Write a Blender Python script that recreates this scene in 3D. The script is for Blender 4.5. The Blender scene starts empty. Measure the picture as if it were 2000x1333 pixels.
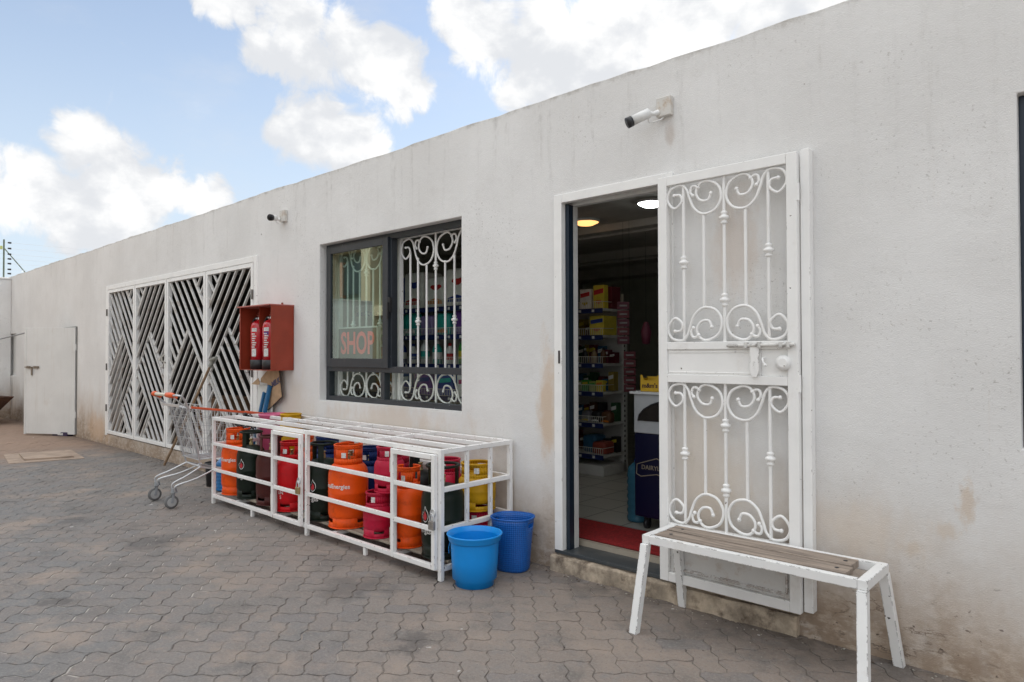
import bpy, math, random
from mathutils import Vector, Matrix
R = math.radians
random.seed(7)
S = bpy.context.scene
COL = S.collection

# ------------------------------------------------------------------ camera, sky, sun, exposure
cd = bpy.data.cameras.new("camera"); cam = bpy.data.objects.new("camera", cd); COL.objects.link(cam)
cd.sensor_width = 36.0; cd.lens = 1324.3 / 2000 * 36; cd.clip_end = 600; cd.clip_start = 0.05
def cam_rot(yaw, pitch, roll):
    f = Vector((-math.sin(yaw)*math.cos(pitch), math.cos(yaw)*math.cos(pitch), math.sin(pitch)))
    r = Vector((math.cos(yaw), math.sin(yaw), 0)); u = r.cross(f)
    r2 = r*math.cos(roll)+u*math.sin(roll); u2 = -r*math.sin(roll)+u*math.cos(roll)
    return Matrix((r2, u2, -f)).transposed()
cam.matrix_world = Matrix.Translation((0, -3.3155, 1.35)) @ cam_rot(R(42.69), R(.955), R(-.137)).to_4x4()
S.camera = cam
S.view_settings.view_transform = 'Standard'; S.view_settings.look = 'None'
S.view_settings.exposure = 0.45; S.view_settings.gamma = 1.0
SUN_EL, SUN_AZ = R(43), R(12)      # sun stands behind the building (+y), a little to the right

class NT:
    def __init__(s, tree): s.t = tree; s.k = 0
    def n(s, typ, ins=None, **kw):
        nd = s.t.nodes.new(typ); s.k += 1; nd.location = (s.k*40, 0)
        for a, b in kw.items(): setattr(nd, a, b)
        for a, b in (ins or {}).items():
            if isinstance(b, bpy.types.NodeSocket): s.t.links.new(b, nd.inputs[a])
            else: nd.inputs[a].default_value = b
        return nd
    def m(s, op, a, b=0.0, c=0.0, clamp=False):
        nd = s.n('ShaderNodeMath', {0: a, 1: b, 2: c}, operation=op, use_clamp=clamp); return nd.outputs[0]
    def noise(s, vec, scale, detail=4, rough=.55, dist=0.0):
        nd = s.n('ShaderNodeTexNoise', {'Scale': scale, 'Detail': detail, 'Roughness': rough, 'Distortion': dist})
        if vec is not None: s.t.links.new(vec, nd.inputs['Vector'])
        return nd.outputs['Fac']
    def ramp(s, x, a, b, lo=0.0, hi=1.0, smooth=True):
        nd = s.n('ShaderNodeMapRange', {0: x, 1: a, 2: b, 3: lo, 4: hi}, interpolation_type='SMOOTHSTEP' if smooth else 'LINEAR')
        return nd.outputs[0]
    def mix(s, f, a, b, blend='MIX'):
        nd = s.n('ShaderNodeMix', {0: f}, data_type='RGBA', blend_type=blend)
        for k, v in ((6, a), (7, b)):
            if isinstance(v, bpy.types.NodeSocket): s.t.links.new(v, nd.inputs[k])
            else: nd.inputs[k].default_value = (*v[:3], 1)
        return nd.outputs[2]
    def mapping(s, vec, scale=(1, 1, 1), loc=(0, 0, 0)):
        nd = s.n('ShaderNodeMapping', {'Scale': scale, 'Location': loc}); s.t.links.new(vec, nd.inputs['Vector']); return nd.outputs[0]

w = bpy.data.worlds.new("World"); S.world = w; w.use_nodes = True
w.node_tree.nodes.clear(); N = NT(w.node_tree)
sky = N.n('ShaderNodeTexSky', sky_type='NISHITA', sun_disc=False, sun_elevation=SUN_EL, sun_rotation=SUN_AZ, air_density=1.0, dust_density=1.6, ozone_density=1.5)
SKY_STR = 0.145
gen = N.n('ShaderNodeTexCoord').outputs['Generated']
nz = N.n('ShaderNodeTexNoise', {'Scale': 9.0, 'Detail': 6, 'Roughness': .6}); w.node_tree.links.new(gen, nz.inputs['Vector'])
d1 = N.n('ShaderNodeVectorMath', {0: nz.outputs['Color'], 1: (.5, .5, .5)}, operation='SUBTRACT').outputs[0]
d2 = N.n('ShaderNodeVectorMath', {0: d1}, operation='SCALE'); d2.inputs['Scale'].default_value = .055
wd = N.n('ShaderNodeVectorMath', {0: gen, 1: d2.outputs[0]}, operation='ADD').outputs[0]
wd = N.n('ShaderNodeVectorMath', {0: wd}, operation='NORMALIZE').outputs[0]
BLOBS = [((-0.957,0.201,0.209),0.034),((-0.937,0.243,0.250),0.033),((-0.933,0.278,0.229),0.037),((-0.957,0.227,0.183),0.042),((-0.919,0.330,0.215),0.031),((-0.905,0.375,0.201),0.027),((-0.938,0.300,0.175),0.038),((-0.966,0.180,0.186),0.035),((-0.787,0.455,0.416),0.046),((-0.772,0.498,0.395),0.056),((-0.745,0.545,0.385),0.045),((-0.734,0.580,0.354),0.031),((-0.822,0.414,0.390),0.024),((-0.823,0.484,0.297),0.042),((-0.796,0.531,0.292),0.042),((-0.842,0.453,0.293),0.023),((-0.778,0.561,0.283),0.024),((-0.789,0.434,0.435),0.032),((-0.798,0.500,0.338),0.020),((-0.828,0.361,0.429),0.020),((-0.812,0.385,0.438),0.021),((-0.655,0.611,0.445),0.030),((-0.636,0.650,0.417),0.044),((-0.601,0.694,0.397),0.057),((-0.536,0.734,0.418),0.080),((-0.447,0.782,0.433),0.078),((-0.361,0.823,0.438),0.063),((-0.633,0.687,0.357),0.025),((-0.300,0.847,0.439),0.049),((-0.460,0.741,0.488),0.089)]
acc = None
for dv, rad in BLOBS:
    v = Vector(dv).normalized()
    dt = N.n('ShaderNodeVectorMath', {0: wd, 1: tuple(v)}, operation='DOT_PRODUCT').outputs['Value']
    b = N.ramp(dt, math.cos(rad*1.75), math.cos(rad*.25), smooth=False)
    acc = b if acc is None else N.m('MAXIMUM', acc, b)
fb = N.noise(gen, 13, 10, .60, .6)
cl = N.m('ADD', acc, N.m('MULTIPLY', N.m('SUBTRACT', fb, .5), 2.15))
cmask = N.ramp(cl, .30, .78)
wisp = N.m('MULTIPLY', N.ramp(N.noise(N.mapping(gen, (1, 1, 2.2)), 3.4, 8, .62), .50, .85), .45)
# broken cloud over the unseen sky, added and brightened to light the wall evenly
sep = N.n('ShaderNodeSeparateXYZ', {0: gen})
rest = N.ramp(N.noise(N.mapping(gen, (1, 1, 1.6), (3, 1, 2)), 2.6, 8, .6), .36, .56)
front = N.m('MAXIMUM', N.ramp(sep.outputs['Y'], .05, -.15), N.ramp(sep.outputs['Z'], .62, .75))
cmask = N.m('MAXIMUM', N.m('MAXIMUM', cmask, wisp), N.m('MULTIPLY', rest, front))
shade = N.m('ADD', N.noise(N.mapping(gen, (1, 1, 1.5), (.0, .0, .05)), 9, 7, .55), N.m('MULTIPLY', N.m('SUBTRACT', cl, .9), .16))
ccol = N.mix(N.ramp(shade, .36, .60), (.58, .595, .62), (.79, .79, .785))
ccol = N.mix(front, ccol, N.mix(1.0, ccol, (1.0, .972, .925), 'MULTIPLY'))
csc = N.n('ShaderNodeVectorMath', {0: ccol}, operation='SCALE'); w.node_tree.links.new(N.m('ADD', 1.0, N.m('MULTIPLY', front, N.ramp(sep.outputs['Z'], .05, .85, .10, 2.0))), csc.inputs['Scale'])
skc = N.n('ShaderNodeVectorMath', {0: sky.outputs[0]}, operation='SCALE'); skc.inputs['Scale'].default_value = SKY_STR
hz = N.m('ADD', .20, N.m('MULTIPLY', N.ramp(sep.outputs['Z'], .55, .02), .62))
skh = N.mix(hz, skc.outputs[0], (.56, .64, .72))
fin = N.mix(cmask, skh, csc.outputs[0])
bg = N.n('ShaderNodeBackground', {'Color': fin, 'Strength': 1.0}); wo = N.n('ShaderNodeOutputWorld', {0: bg.outputs[0]})

sd = bpy.data.lights.new("sun", 'SUN'); sun = bpy.data.objects.new("sun", sd); COL.objects.link(sun)
sd.energy = 2.6; sd.angle = R(.6); sd.color = (1, .95, .87)
sdir = Vector((math.sin(SUN_AZ)*math.cos(SUN_EL), math.cos(SUN_AZ)*math.cos(SUN_EL), math.sin(SUN_EL)))
sun.rotation_euler = sdir.to_track_quat('Z', 'Y').to_euler()

# ------------------------------------------------------------------ helpers
def thing(name, label, cat, loc=(0, 0, 0), rz=0.0, group=None):
    o = bpy.data.objects.new(name, None); COL.objects.link(o); o.empty_display_size = .1
    o.location = loc; o.rotation_euler = (0, 0, rz); tag(o, label, cat, group); return o
def tag(o, label, cat, group=None):
    o['label'] = label; o['category'] = cat
    if group: o['group'] = group
    return o
def local_of(parent):
    M = Matrix.Identity(4); p = parent
    while p is not None:
        M = (Matrix.Translation(p.location) @ p.rotation_euler.to_matrix().to_4x4()) @ M; p = p.parent
    return M
class MB:
    def __init__(s): s.v = []; s.f = []; s.mi = []; s.sm = []
    def add(s, vs, fs, mi=0, smooth=False):
        b = len(s.v); s.v += [tuple(p) for p in vs]
        for f in fs: s.f.append([b+i for i in f]); s.mi.append(mi); s.sm.append(smooth)
        return s
    def box(s, x0, x1, y0, y1, z0, z1, mi=0, M=None):
        vs = [Vector((x, y, z)) for x in (x0, x1) for y in (y0, y1) for z in (z0, z1)]
        if M: vs = [M @ v for v in vs]
        return s.add(vs, [(0,1,3,2),(4,6,7,5),(0,4,5,1),(2,3,7,6),(0,2,6,4),(1,5,7,3)], mi)
    def bar(s, p0, p1, wd, ht=None, up=(0, 0, 1), mi=0):
        ht = wd if ht is None else ht
        p0 = Vector(p0); p1 = Vector(p1); d = (p1-p0).normalized(); up = Vector(up)
        a = d.cross(up)
        if a.length < 1e-4: a = d.cross(Vector((1, 0, 0)))
        a.normalize(); b = a.cross(d)
        vs = [p+a*(i*wd/2)+b*(j*ht/2) for p in (p0, p1) for i, j in ((-1,-1),(1,-1),(1,1),(-1,1))]
        return s.add(vs, [(3,2,1,0),(4,5,6,7),(0,1,5,4),(1,2,6,5),(2,3,7,6),(3,0,4,7)], mi)
    def tube(s, pts, r, n=8, closed=False, mi=0, caps=True, ball=0):
        pts = [Vector(p) for p in pts]; m = len(pts); vs = []; ref = None
        for i, p in enumerate(pts):
            if closed: t = pts[(i+1) % m]-pts[i-1]
            else:
                t = pts[min(i+1, m-1)]-pts[max(i-1, 0)]; k_ = 2
                while t.length < 1e-7 and k_ < m: t = pts[min(i+k_, m-1)]-pts[max(i-k_, 0)]; k_ += 1
            t.normalize()
            if ref is None:
                ref = t.cross(Vector((0, 0, 1)))
                if ref.length < .05: ref = t.cross(Vector((1, 0, 0)))
            ref = (ref-t*ref.dot(t)).normalized(); b = t.cross(ref)
            rr = r[i] if isinstance(r, (list, tuple)) else r
            vs += [p+ref*(math.cos(2*math.pi*k/n)*rr)+b*(math.sin(2*math.pi*k/n)*rr) for k in range(n)]
        fs = []
        for i in range(m if closed else m-1):
            j = (i+1) % m
            for k in range(n): fs.append((i*n+k, i*n+(k+1) % n, j*n+(k+1) % n, j*n+k))
        s.add(vs, fs, mi, True)
        if caps and not closed:
            s.add(vs[:n], [tuple(range(n-1, -1, -1))], mi); s.add(vs[-n:], [tuple(range(n))], mi)
        if ball: s.sphere(pts[0], ball, mi); s.sphere(pts[-1], ball, mi)
        return s
    def lathe(s, prof, c=(0, 0, 0), n=24, mi=0, smooth=True, sx=1, sy=1):
        c = Vector(c); vs = []; fs = []
        for r, z in prof:
            vs += [(c.x+r*sx*math.cos(2*math.pi*k/n), c.y+r*sy*math.sin(2*math.pi*k/n), c.z+z) for k in range(n)]
        for i in range(len(prof)-1):
            for k in range(n): fs.append((i*n+k, i*n+(k+1) % n, (i+1)*n+(k+1) % n, (i+1)*n+k))
        return s.add(vs, fs, mi, smooth)
    def sphere(s, c, r, mi=0, n=10, sc=(1, 1, 1)):
        c = Vector(c); vs = []; fs = []; m = n//2
        for i in range(m+1):
            a = -math.pi/2+math.pi*i/m
            for k in range(n): vs.append((c.x+r*sc[0]*math.cos(a)*math.cos(2*math.pi*k/n), c.y+r*sc[1]*math.cos(a)*math.sin(2*math.pi*k/n), c.z+r*sc[2]*math.sin(a)))
        for i in range(m):
            for k in range(n): fs.append((i*n+k, i*n+(k+1) % n, (i+1)*n+(k+1) % n, (i+1)*n+k))
        return s.add(vs, fs, mi, True)
    def prism(s, poly, f0, f1, mi=0):       # poly 2d; f0/f1 map 2d -> 3d
        n = len(poly); vs = [f0(*p) for p in poly]+[f1(*p) for p in poly]
        return s.add(vs, [tuple(range(n)), tuple(range(2*n-1, n-1, -1))]+[(i, n+i, n+(i+1) % n, (i+1) % n) for i in range(n)], mi)
    def cyl(s, p0, p1, r, n=16, mi=0): return s.tube([p0, p1], r, n, mi=mi)
    def build(s, name, mats, parent=None, bevel=0, local=False, auto=None):
        me = bpy.data.meshes.new(name)
        vs = s.v
        if parent is not None and not local:
            Mi = local_of(parent).inverted(); vs = [tuple(Mi @ Vector(p)) for p in vs]
        me.from_pydata(vs, [], s.f); mats = mats if isinstance(mats, (list, tuple)) else [mats]
        for m in mats: me.materials.append(m)
        me.polygons.foreach_set('material_index', s.mi); me.polygons.foreach_set('use_smooth', s.sm)
        me.update()
        import bmesh
        bm = bmesh.new(); bm.from_mesh(me); bmesh.ops.recalc_face_normals(bm, faces=bm.faces); bm.to_mesh(me); bm.free()
        o = bpy.data.objects.new(name, me); COL.objects.link(o)
        if parent is not None: o.parent = parent
        if bevel:
            b = o.modifiers.new('bevel', 'BEVEL'); b.width = bevel; b.segments = 2; b.limit_method = 'ANGLE'; b.angle_limit = R(40); b.use_clamp_overlap = True
        return o

def crom(pts, k=6):
    P = [Vector((*p, 0)) if len(p) == 2 else Vector(p) for p in pts]; out = []
    for i in range(len(P)-1):
        a = P[max(i-1, 0)]; b = P[i]; c = P[i+1]; d = P[min(i+2, len(P)-1)]
        for j in range(k):
            t = j/k; out.append(.5*((2*b)+(c-a)*t+(2*a-5*b+4*c-d)*t*t+(-a+3*b-3*c+d)*t**3))
    out.append(P[-1]); return out

MATS = {}
def mat(name, col, rough=.5, metal=0.0, var=.08, vs=6, bump=0.0, bs=80, dirt=None, chip=None, spec=.5, coat=0.0, emit=0.0, streak=None, stretch=(1, 1, 1)):
    if name in MATS: return MATS[name]
    m = bpy.data.materials.new(name); m.use_nodes = True; m.node_tree.nodes.clear(); n = NT(m.node_tree)
    tc = n.n('ShaderNodeTexCoord').outputs['Object']; v = n.mapping(tc, stretch)
    c = n.mix(n.ramp(n.noise(v, vs, 5, .6), .3, .7), tuple(x*(1-var) for x in col), tuple(min(1, x*(1+var)) for x in col))
    rg = rough
    if dirt:
        dc, amt, ds = dirt
        mk = n.m('MULTIPLY', n.ramp(n.noise(v, ds, 8, .68), .62-.3*amt, .85-.2*amt), min(1, amt*1.6))
        c = n.mix(mk, c, dc); rg = n.m('ADD', rough, n.m('MULTIPLY', mk, .3))
    if streak:
        dc, amt = streak
        mk = n.m('MULTIPLY', n.ramp(n.noise(n.mapping(tc, (22, 22, 1.2)), 1, 6, .6), .52, .74), amt)
        c = n.mix(mk, c, dc)
    if chip:
        cc, cw, ct = chip
        bv = n.n('ShaderNodeBevel', {'Radius': cw}, samples=4); g = n.n('ShaderNodeNewGeometry')
        dt = n.n('ShaderNodeVectorMath', {0: bv.outputs[0], 1: g.outputs['Normal']}, operation='DOT_PRODUCT').outputs['Value']
        e = n.ramp(dt, .999, .93)
        nzz = n.noise(tc, 26, 7, .7)
        mk = n.m('MULTIPLY', e, n.ramp(nzz, ct, ct+.03))
        sp = n.ramp(n.noise(tc, 38, 3, .5), .735, .75)
        mk = n.m('MAXIMUM', mk, sp); c = n.mix(mk, c, cc)
    p = n.n('ShaderNodeBsdfPrincipled', {'Base Color': c, 'Metallic': metal, 'Specular IOR Level': spec, 'Coat Weight': coat})
    if isinstance(rg, float) or isinstance(rg, int): p.inputs['Roughness'].default_value = rg
    else: n.t.links.new(rg, p.inputs['Roughness'])
    if emit: n.t.links.new(c, p.inputs['Emission Color']); p.inputs['Emission Strength'].default_value = emit
    if bump:
        bh = n.noise(v, bs, 4, .6); bn = n.n('ShaderNodeBump', {'Height': bh, 'Strength': bump, 'Distance': .004}); n.t.links.new(bn.outputs[0], p.inputs['Normal'])
    n.n('ShaderNodeOutputMaterial', {0: p.outputs[0]}); MATS[name] = m; return m

def wall_material():
    m = bpy.data.materials.new('painted_plaster'); m.use_nodes = True; m.node_tree.nodes.clear(); n = NT(m.node_tree)
    pos = n.n('ShaderNodeNewGeometry').outputs['Position']; sp = n.n('ShaderNodeSeparateXYZ', {0: pos}); X, Z = sp.outputs[0], sp.outputs[2]
    base = n.mix(n.ramp(n.noise(pos, 1.1, 6, .6), .35, .68), (.72, .712, .695), (.79, .785, .77))
    base = n.mix(n.m('MULTIPLY', n.ramp(n.noise(pos, 5, 8, .7), .55, .8), .4), base, (.60, .585, .56))
    # rain streaks under the parapet
    st = n.noise(n.mapping(pos, (9, 9, .55)), 1.5, 7, .62)
    mk = n.m('MULTIPLY', n.m('MULTIPLY', n.ramp(st, .50, .74), n.ramp(n.m('ADD', Z, n.m('MULTIPLY', n.noise(pos, 1.3), .9)), 2.0, 3.5)), n.m('MULTIPLY', n.ramp(n.noise(n.mapping(pos, (1, 1, .4)), 26, 4, .7), .38, .66), .62))
    base = n.mix(mk, base, (.47, .455, .43))
    st2 = n.noise(n.mapping(pos, (14, 14, .45), (5, 0, 3)), 1.2, 6, .62)
    mk = n.m('MULTIPLY', n.ramp(st2, .62, .78), n.m('MULTIPLY', n.ramp(n.noise(pos, .8, 3), .45, .65), .45))
    base = n.mix(mk, base, (.62, .50, .40))
    mk = n.m('MULTIPLY', n.ramp(n.noise(pos, 55, 4, .65), .58, .68), n.ramp(n.noise(n.mapping(pos, (1, 1, 1), (2, 8, 5)), 1.8, 6, .65), .46, .66))
    base = n.mix(n.m('MULTIPLY', mk, .6), base, (.34, .32, .29))
    eg = n.m('MULTIPLY', n.ramp(n.m('ADD', Z, n.m('MULTIPLY', n.noise(pos, 18, 6, .7), .10)), 2.975, 3.03), n.ramp(n.noise(pos, 6, 5, .7), .35, .6))
    base = n.mix(n.m('MULTIPLY', eg, .7), base, (.36, .33, .29))
    # splash-back: soil thrown on to the foot of the wall, ragged upper limit
    hgt = n.m('ADD', Z, n.m('MULTIPLY', n.m('SUBTRACT', n.noise(n.mapping(pos, (1, 1, .5)), 2.2, 8, .65), .5), -1.1))
    mk = n.m('MULTIPLY', n.ramp(hgt, .95, -.05), n.ramp(n.noise(pos, 7, 8, .7), .12, .6, .35, 1))
    base = n.mix(n.m('MULTIPLY', mk, .95), base, (.47, .37, .28))
    mk = n.m('MULTIPLY', n.ramp(hgt, .42, -.10), n.ramp(n.noise(n.mapping(pos, (1, 1, 2)), 11, 9, .76), .36, .56))
    base = n.mix(n.m('MULTIPLY', mk, .95), base, (.30, .225, .165))
    mk = n.m('MULTIPLY', n.ramp(n.noise(n.mapping(pos, (1, 1, 1.8)), 20, 5, .65), .63, .67), n.ramp(Z, .60, .05))
    base = n.mix(mk, base, (.12, .09, .07))
    mk = n.m('MULTIPLY', n.ramp(n.noise(n.mapping(pos, (1, 1, 1), (9, 2, 1)), 17, 3, .5), .745, .765), .7)
    base = n.mix(mk, base, (.30, .27, .25))
    # ragged pinkish and dark patches round the door and under the window
    def patch(cx, cz, rx, rz, col, amt, sc=6):
        nonlocal base
        dx = n.m('DIVIDE', n.m('SUBTRACT', X, cx), rx); dz = n.m('DIVIDE', n.m('SUBTRACT', Z, cz), rz)
        dd = n.m('SQRT', n.m('ADD', n.m('MULTIPLY', dx, dx), n.m('MULTIPLY', dz, dz)))
        k = n.m('MULTIPLY', n.ramp(n.m('ADD', dd, n.m('MULTIPLY', n.m('SUBTRACT', n.noise(n.mapping(pos, (1, 1, .45)), sc, 8, .7), .5), 2.2)), 1.0, .2), amt)
        base = n.mix(k, base, col)
    patch(-2.75, 1.0, .10, .55, (.60, .42, .26), .65); patch(-4.4, .75, 1.1, .28, (.66, .56, .46), .6); patch(-5.9, .75, .5, .5, (.68, .60, .50), .5)
    patch(-.52, .72, .045, .13, (.58, .43, .29), .5, 34); patch(-.60, .60, .07, .05, (.62, .50, .38), .4, 34); patch(-1.5, 1.9, .16, .45, (.64, .54, .46), .5, 9); patch(-1.87, 2.55, .05, .1, (.5, .42, .36), .5, 14)
    patch(-1.7, .75, .45, .45, (.66, .56, .45), .5, 4); patch(-17.2, .5, .1, .5, (.25, .23, .22), .8, 5); patch(-11.6, .2, .8, .3, (.6, .42, .28), .6, 4)
    patch(-.72, .50, .07, .05, (.58, .46, .34), .4, 30); patch(-.9, .55, .3, .2, (.66, .56, .46), .4, 7)
    ck = n.m('ABSOLUTE', n.m('SUBTRACT', n.noise(n.mapping(pos, (1, 1, 2.6), (3, 1, 7)), 2.6, 8, .62), .5))
    base = n.mix(n.m('MULTIPLY', n.ramp(ck, .012, .003), n.m('MULTIPLY', n.ramp(Z, .42, .12), n.ramp(n.noise(pos, 3), .45, .6))), base, (.20, .155, .12))
    p = n.n('ShaderNodeBsdfPrincipled', {'Base Color': base, 'Roughness': .93, 'Specular IOR Level': .2})
    rib = n.noise(n.mapping(pos, (55, 55, 5)), 1, 4, .6)
    h = n.m('ADD', n.m('MULTIPLY', rib, n.ramp(Z, 1.2, 2.3, .3, .8)), n.m('ADD', n.m('MULTIPLY', n.noise(pos, 170, 4, .7), .9), n.m('ADD', n.m('MULTIPLY', n.noise(pos, 48, 4, .6), .35), n.m('MULTIPLY', n.noise(pos, 2.4, 4, .6), 3.2))))
    b = n.n('ShaderNodeBump', {'Height': h, 'Strength': .8, 'Distance': .0042}); n.t.links.new(b.outputs[0], p.inputs['Normal'])
    n.n('ShaderNodeOutputMaterial', {0: p.outputs[0]}); return m

def paver_material():
    m = bpy.data.materials.new('concrete_pavers'); m.use_nodes = True; m.node_tree.nodes.clear(); n = NT(m.node_tree)
    pos = n.n('ShaderNodeNewGeometry').outputs['Position']; sp = n.n('ShaderNodeSeparateXYZ', {0: pos}); X, Y = sp.outputs[0], sp.outputs[1]
    rnd = n.n('ShaderNodeAttribute', attribute_name='rnd', attribute_type='GEOMETRY').outputs['Fac']
    warm = n.ramp(n.m('ADD', n.m('ADD', n.m('MULTIPLY', X, .16), n.m('MULTIPLY', Y, .42)), n.m('MULTIPLY', n.noise(pos, .8, 5, .6), 1.6)), -.95, .35)
    c = n.mix(warm, (.182, .180, .177), (.268, .220, .185))
    c = n.mix(n.ramp(rnd, .0, 1.0, 0, 1, False), c, n.mix(.6, c, (.23, .19, .165)))
    c = n.mix(n.ramp(rnd, .86, .97, 0, .35), c, (.16, .168, .18))
    c = n.mix(n.m('MULTIPLY', n.ramp(n.noise(n.mapping(pos, (1, 1, 1), (8, 1, 0)), 9, 8, .72), .48, .68), .5), c, (.185, .183, .182))
    c = n.mix(n.m('MULTIPLY', n.ramp(n.noise(n.mapping(pos, (1, 1, 1), (2, 9, 0)), 12, 8, .72), .50, .70), .55), c, (.30, .235, .19))
    c = n.mix(n.m('MULTIPLY', n.ramp(n.noise(pos, 3.0, 8, .7), .46, .70), .65), c, (.115, .108, .102))
    c = n.mix(n.m('MULTIPLY', n.ramp(n.noise(n.mapping(pos, (1, 1, 1), (4, 7, 0)), 1.7, 6, .65), .50, .68), .7), c, (.33, .262, .212))
    c = n.mix(n.m('MULTIPLY', n.ramp(n.noise(pos, 70, 4, .7), .45, .70), .5), c, (.30, .28, .255))
    c = n.mix(n.m('MULTIPLY', n.ramp(n.noise(pos, 85, 4, .7), .57, .70), .6), c, (.09, .08, .072))
    for ox, oy, orad in ((-5.2, -1.45, .28), (-3.35, -1.05, .30), (-4.35, -2.25, .10), (-6.3, -1.7, .2), (-2.5, -1.3, .12)):
        dd = n.n('ShaderNodeVectorMath', {0: pos, 1: (ox, oy, 0)}, operation='DISTANCE').outputs['Value']
        st_ = n.ramp(n.m('ADD', dd, n.m('MULTIPLY', n.m('SUBTRACT', n.noise(pos, 7, 7, .7), .5), .8)), orad, orad*.2)
        c = n.mix(n.m('MULTIPLY', st_, .5), c, (.085, .08, .078))
    # red-brown soil trodden over the far end
    soil = n.ramp(n.m('ADD', X, n.m('MULTIPLY', n.noise(pos, 1.2, 6, .65), 3.0)), -8.2, -10.2)
    c = n.mix(n.m('MULTIPLY', soil, .8), c, n.mix(n.noise(pos, 6, 6, .7), (.24, .16, .115), (.36, .25, .18)))
    # dark grime against the foot of the wall and round the cage
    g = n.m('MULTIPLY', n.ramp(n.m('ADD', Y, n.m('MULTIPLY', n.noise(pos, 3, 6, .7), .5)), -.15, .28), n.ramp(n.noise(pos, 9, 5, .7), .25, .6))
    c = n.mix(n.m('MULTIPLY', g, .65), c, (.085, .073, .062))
    sp2 = n.ramp(n.noise(n.mapping(pos, (1, 1, 1), (1, 3, 2)), 13, 2, .4), .765, .775)
    c = n.mix(n.m('MULTIPLY', sp2, .8), c, (.55, .54, .51))
    p = n.n('ShaderNodeBsdfPrincipled', {'Base Color': c, 'Roughness': .88, 'Specular IOR Level': .3})
    h = n.m('ADD', n.noise(pos, 130, 4, .7), n.m('MULTIPLY', n.noise(pos, 25, 4, .6), .8))
    b = n.n('ShaderNodeBump', {'Height': h, 'Strength': .8, 'Distance': .005}); n.t.links.new(b.outputs[0], p.inputs['Normal'])
    n.n('ShaderNodeOutputMaterial', {0: p.outputs[0]}); return m

def joint_material():
    m = bpy.data.materials.new('joint_sand'); m.use_nodes = True; m.node_tree.nodes.clear(); n = NT(m.node_tree)
    pos = n.n('ShaderNodeNewGeometry').outputs['Position']; sp = n.n('ShaderNodeSeparateXYZ', {0: pos})
    k = n.ramp(n.noise(pos, 2.3, 7, .7), .36, .60)
    c = n.mix(k, (.30, .265, .235), (.18, .155, .135))
    c = n.mix(n.ramp(n.noise(n.mapping(pos, (1, 1, 1), (2, 5, 0)), 2.6, 6, .7), .565, .64), c, (.025, .02, .016))
    lf = n.ramp(n.m('ADD', sp.outputs[0], n.m('MULTIPLY', sp.outputs[1], .9)), -4.4, -5.8)
    c = n.mix(n.m('MULTIPLY', lf, .9), c, n.mix(n.ramp(n.noise(pos, 5, 5, .6), .54, .62), (.46, .43, .385), (.05, .04, .035)))
    c = n.mix(n.ramp(sp.outputs[0], -9, -11), c, (.27, .185, .13))
    p = n.n('ShaderNodeBsdfPrincipled', {'Base Color': c, 'Roughness': .95, 'Specular IOR Level': .1})
    b = n.n('ShaderNodeBump', {'Height': n.noise(pos, 160, 4, .7), 'Strength': .6, 'Distance': .004}); n.t.links.new(b.outputs[0], p.inputs['Normal'])
    n.n('ShaderNodeOutputMaterial', {0: p.outputs[0]}); return m

def glass_material(name, tint, ior):
    m = bpy.data.materials.new(name); m.use_nodes = True; m.node_tree.nodes.clear(); n = NT(m.node_tree)
    lw = n.n('ShaderNodeNewGeometry'); dt = n.m('ABSOLUTE', n.n('ShaderNodeVectorMath', {0: lw.outputs['Incoming'], 1: lw.outputs['Normal']}, operation='DOT_PRODUCT').outputs['Value'])
    r0 = ((ior-1)/(ior+1))**2; fr = n.m('ADD', r0, n.m('MULTIPLY', 1-r0, n.m('POWER', n.m('SUBTRACT', 1.0, dt), 5.0)), clamp=True)
    t = n.n('ShaderNodeBsdfTransparent', {0: (*tint, 1)}); g = n.n('ShaderNodeBsdfGlossy', {'Color': (.85, 1, .93, 1), 'Roughness': .015})
    mx = n.n('ShaderNodeMixShader', {0: fr, 1: t.outputs[0], 2: g.outputs[0]}); n.n('ShaderNodeOutputMaterial', {0: mx.outputs[0]}); return m

WALL = wall_material(); PAV = paver_material(); JOINT = joint_material()
GLASS = glass_material('tinted_window_glass', (.70, .84, .77), 3.1); CLEAR = glass_material('clear_glass', (.93, .96, .94), 1.4)
RUST = (.16, .07, .03)
WHITE = mat('white_enamel', (.85, .845, .825), .38, var=.03, dirt=((.48, .40, .32), .22, 5), chip=((.09, .06, .045), .004, .60))
BENCHW = mat('chipped_white_enamel', (.80, .80, .785), .36, var=.03, dirt=((.50, .42, .33), .28, 6), chip=((.05, .04, .035), .006, .50))
CAGEW = mat('worn_white_enamel', (.83, .82, .80), .40, var=.03, dirt=((.46, .33, .22), .24, 7), chip=((.13, .06, .03), .005, .56))
DOORW = mat('dusty_white_steel', (.70, .70, .68), .45, var=.05, vs=2, dirt=((.50, .42, .34), .30, 2.5), streak=((.52, .46, .40), .25))
KICK = mat('rusty_white_sheet', (.62, .61, .59), .45, var=.06, dirt=((.30, .19, .11), .40, 12), chip=((.12, .05, .025), .008, .45))
FRAME = mat('dark_grey_aluminium', (.028, .034, .042), .38, var=.12, dirt=((.16, .16, .155), .15, 9), chip=((.3, .3, .3), .002, .68))
NAVY = mat('navy_frame_paint', (.010, .020, .035), .35, dirt=((.3, .3, .3), .05, 12))
STONE = mat('dark_stone_sill', (.055, .062, .066), .35, dirt=((.20, .18, .16), .3, 9), bump=.2)
STEP = mat('worn_concrete_step', (.42, .345, .26), .92, var=.35, vs=11, bump=1.0, bs=40, dirt=((.10, .07, .05), .62, 13))
CHROME = mat('zinc_wire', (.62, .63, .64), .36, .7, dirt=((.25, .2, .16), .25, 12))
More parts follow.
